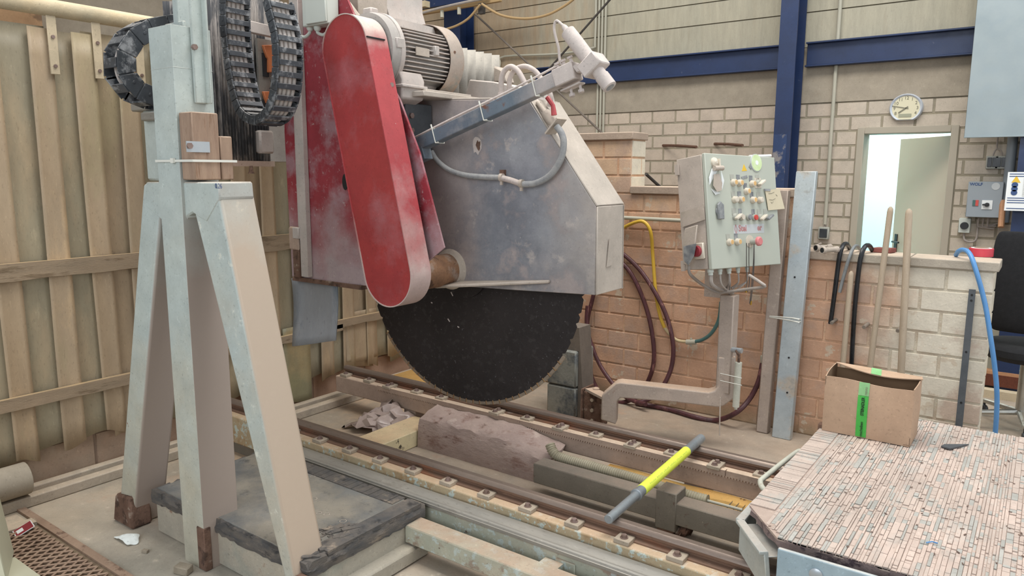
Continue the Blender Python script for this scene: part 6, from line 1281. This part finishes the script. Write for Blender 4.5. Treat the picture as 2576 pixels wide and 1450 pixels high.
# ------------------------------------------------------------------ cardboard box
q0, q1 = PZ(2067, 1082, TZ+.001), PZ(2288, 1126, TZ+.001); BU = (q1-q0); BU.z = 0; BW = BU.length; BU.normalize(); BV = V((-BU.y, BU.x, 0)); BD = .205; BH = .252
bxx = thing('cardboard_box', (q0+q1)/2+BV*BD/2, 'open brown cardboard box with a green printed tape band on the slatted table', 'box')
def K(u, v, w_): return q0+BU*u+BV*v+Z_*w_
def panel(pts, nv, mat='cardboard', name='panel', par=bxx):
    b = MB(); b.prism(pts, V(nv)*.004); return b.build(name, mat, par)
def cpanel(grid, nv, name, mat=('cardboard', 'cardboard_in')):
    n = len(grid); m_ = len(grid[0]); nv = V(nv)*.004; vs = [p for r_ in grid for p in r_]; k = len(vs); vs2 = [p+nv for p in vs]
    b = MB(); F = [(i*m_+j, i*m_+j+1, (i+1)*m_+j+1, (i+1)*m_+j) for i in range(n-1) for j in range(m_-1)]; b.add(vs, F, 0); b2 = [tuple(k+a for a in f[::-1]) for f in F]
    o = 0; b.v += vs2; 
    for f in b2: b.f.append(list(f)); b.m.append(1); b.t.append(1)
    ring = [j for j in range(m_)]+[i*m_+m_-1 for i in range(1, n)]+[(n-1)*m_+j for j in range(m_-2, -1, -1)]+[i*m_ for i in range(n-2, 0, -1)]
    for i in range(len(ring)): a, c = ring[i], ring[(i+1) % len(ring)]; b.f.append([c, a, k+a, k+c]); b.m.append(0); b.t.append(1)
    return b.build(name, list(mat), bxx)
bul = lambda u: .010*math.sin(PI*u/BW)
top = lambda u: BH-.0+.004*math.sin(u*20)-.008*(u/BW)
cpanel([[K(u, -bul(u)*math.sin(PI*w_/BH), w_ if w_ < BH else top(u)) for u in [BW*i/12 for i in range(13)]] for w_ in [BH*j/6 for j in range(7)]], BV, 'front_panel')
cpanel([[K(u, BD, w_) for u in [BW*i/4 for i in range(5)]] for w_ in [BH*j/3 for j in range(4)]], -BV, 'back_panel')
cpanel([[K(BW+.012*math.sin(PI*v/BD)*math.sin(PI*w_/BH*.9), v, w_+(.012*(v/BD) if w_ > BH*.95 else 0)) for v in [BD*i/8 for i in range(9)]] for w_ in [BH*j/6 for j in range(7)]], -BU, 'side_panel')
cpanel([[K(-.006*math.sin(PI*v/BD), v, w_+(.022*(v/BD) if w_ > BH*.95 else 0)) for v in [BD*i/6 for i in range(7)]] for w_ in [BH*j/4 for j in range(5)]], BU, 'side_panel')
cpanel([[K(u, v, .004) for u in (0, BW)] for v in (0, BD)], Z_, 'bottom_panel')
# rear flap folded slightly forward
cpanel([[K(u+.012*t, BD-.075*t, BH+.022-.012*(u/BW)+.016*t*(1-.5*u/BW)-.022*math.sin(PI*u/BW)*t) for u in [BW*i/12 for i in range(13)]] for t in (0, .5, 1)], -Z_, 'rear_flap')
# tape band
u0t, u1t = (PP(2158, 1000, K(0, -.012, 0), BV)-q0).dot(BU), (PP(2185, 1000, K(0, -.012, 0), BV)-q0).dot(BU)
def tape(w0, w1, mat, name):
    b = MB(); n = 8; vs = []
    for i in range(n+1):
        w_ = w0+(w1-w0)*i/n
        for u in (u0t, u1t): o = -bul(u)*math.sin(PI*min(w_, BH)/BH); vs += [K(u, o-.0025, w_), K(u, o-.001, w_)]
    b.add(vs, [(i*4, i*4+2, i*4+6, i*4+4) for i in range(n)]+[(i*4+1, i*4+5, i*4+7, i*4+3) for i in range(n)]+[(i*4, i*4+4, i*4+5, i*4+1) for i in range(n)]+[(i*4+2, i*4+3, i*4+7, i*4+6) for i in range(n)]+[(0, 1, 3, 2), (n*4, n*4+2, n*4+3, n*4+1)]); return b.build(name, mat, bxx)
t1_ = tape(.004, .192, 'tape_green', 'green_tape'); t2_ = tape(.193, .25, 'tape_green_faded', 'faded_tape')
ub = u0t+(u1t-u0t)*.66; ob = bul(ub)+.0035
text('tape_lettering', 'nnscheiben', .0165, K(ub, -ob, .008), Z_, -BU, 'ink_black', bxx, bold=.0002, sx=.92)
text('tape_lettering', 'STEINADLER', .0175, K(ub, -ob-.001, .104), Z_, -BU, 'ink_black', bxx, bold=.0004, sx=.84)
text('tape_lettering', 'renns', .0175, K(u0t+(u1t-u0t)*.85, -ob+.001, .198), Z_, -BU, 'ink_grey', bxx, sx=.9)
b = MB(); fu = BW*.42
fz = lambda u, t: BH+.0225-.012*(u/BW)+.016*t*(1-.5*u/BW)-.022*math.sin(PI*u/BW)*t
b.prism([K(fu, BD, fz(fu, 0)), K(fu+.042, BD, fz(fu+.042, 0)), K(fu+.054, BD-.075, fz(fu+.042, 1)), K(fu+.012, BD-.075, fz(fu, 1))], Z_*.0008); b.build('flap_tape', 'tape_green_faded', bxx)

# ------------------------------------------------------------------ yellow bar lying across the rails
zr_ = ZB+.0595; rb_ = .0185; e0, e1 = PZ(1530, 1308, zr_+rb_), PZ(1764, 1103, zr_+rb_)
bd_ = (e1-e0).normalized(); LB = (e1-e0).length
yb4 = thing('steel_bar', (e0+e1)/2-Z_*rb_, 'round steel bar with a bright yellow sleeve lying across both rails', 'bar')
s1_ = LB*.30; s2_ = LB*.80; R1 = .0245
zc = V((0, 0, 0))
b = MB(); b.lathe(e0, bd_, [(0, .0165), (.002, .0185), (LB*.245, .0185), (LB*.247, .0225), (LB-.002, .0225), (LB, .021)], 28); b.build('bar', 'bar_steel', yb4)
b = MB(); b.lathe(e0+bd_*LB*.245, bd_, [(0, .022), (.002, .026), (.012, .026), (.014, .022)], 28); b.build('collar', 'bar_steel', yb4)
b = MB(); b.lathe(e0+bd_*s1_, bd_, [(0, .0226), (0.001, .0238), (s2_-s1_-.001, .0238), (s2_-s1_, .0226)], 28); ys = b.build('yellow_sleeve', 'bar_yellow', yb4)
b = MB(); sd2 = bd_.cross(Z_).normalized(); r0 = random.Random(6)
for k in range(34):
    s_ = s1_+.05+(s2_-s1_-.09)*k/34; g = math.radians(38); bs0 = e0+bd_*s_+(sd2*math.cos(g)+Z_*math.sin(g))*.0240; tg = (-sd2*math.sin(g)+Z_*math.cos(g))
    P = [bs0, bs0+tg*r0.uniform(.002, .007)+bd_*.003, bs0+bd_*.006+tg*r0.uniform(-.001, .002)]
    if k % 6 != 5: b.tube([(e0+bd_*((p-e0).dot(bd_)))+((p-e0)-bd_*((p-e0).dot(bd_))).normalized()*.0240 for p in P], .0005, 4)
b.build('pen_marks', 'ink_grey', ys)

# ------------------------------------------------------------------ groups of repeats
GR = {'wall_peg': 'steel pegs in the divider wall', 'wooden_pole': 'wooden handles leaning about the hall', 'steel_column': 'blue steel columns of the hall', 'steel_beam': 'blue beams on the back wall',
      'hose_coupling': 'hose couplings on the wall top', 'wall_bar': 'bars sticking out behind the orange wall', 'hanging_hose': 'black hoses over the divider wall', 'festoon_cable': 'cables hanging from the trolley rail',
      'brace_rod': 'brace rods of the back wall', 'cable_chain': 'black cable chains of the saw', 'stone_chip': 'stone chips on the floor'}
for o in C.objects:
    k = o.name.split('.')[0]
    if o.parent is None and k in GR and 'group' not in o: o['group'] = GR[k]
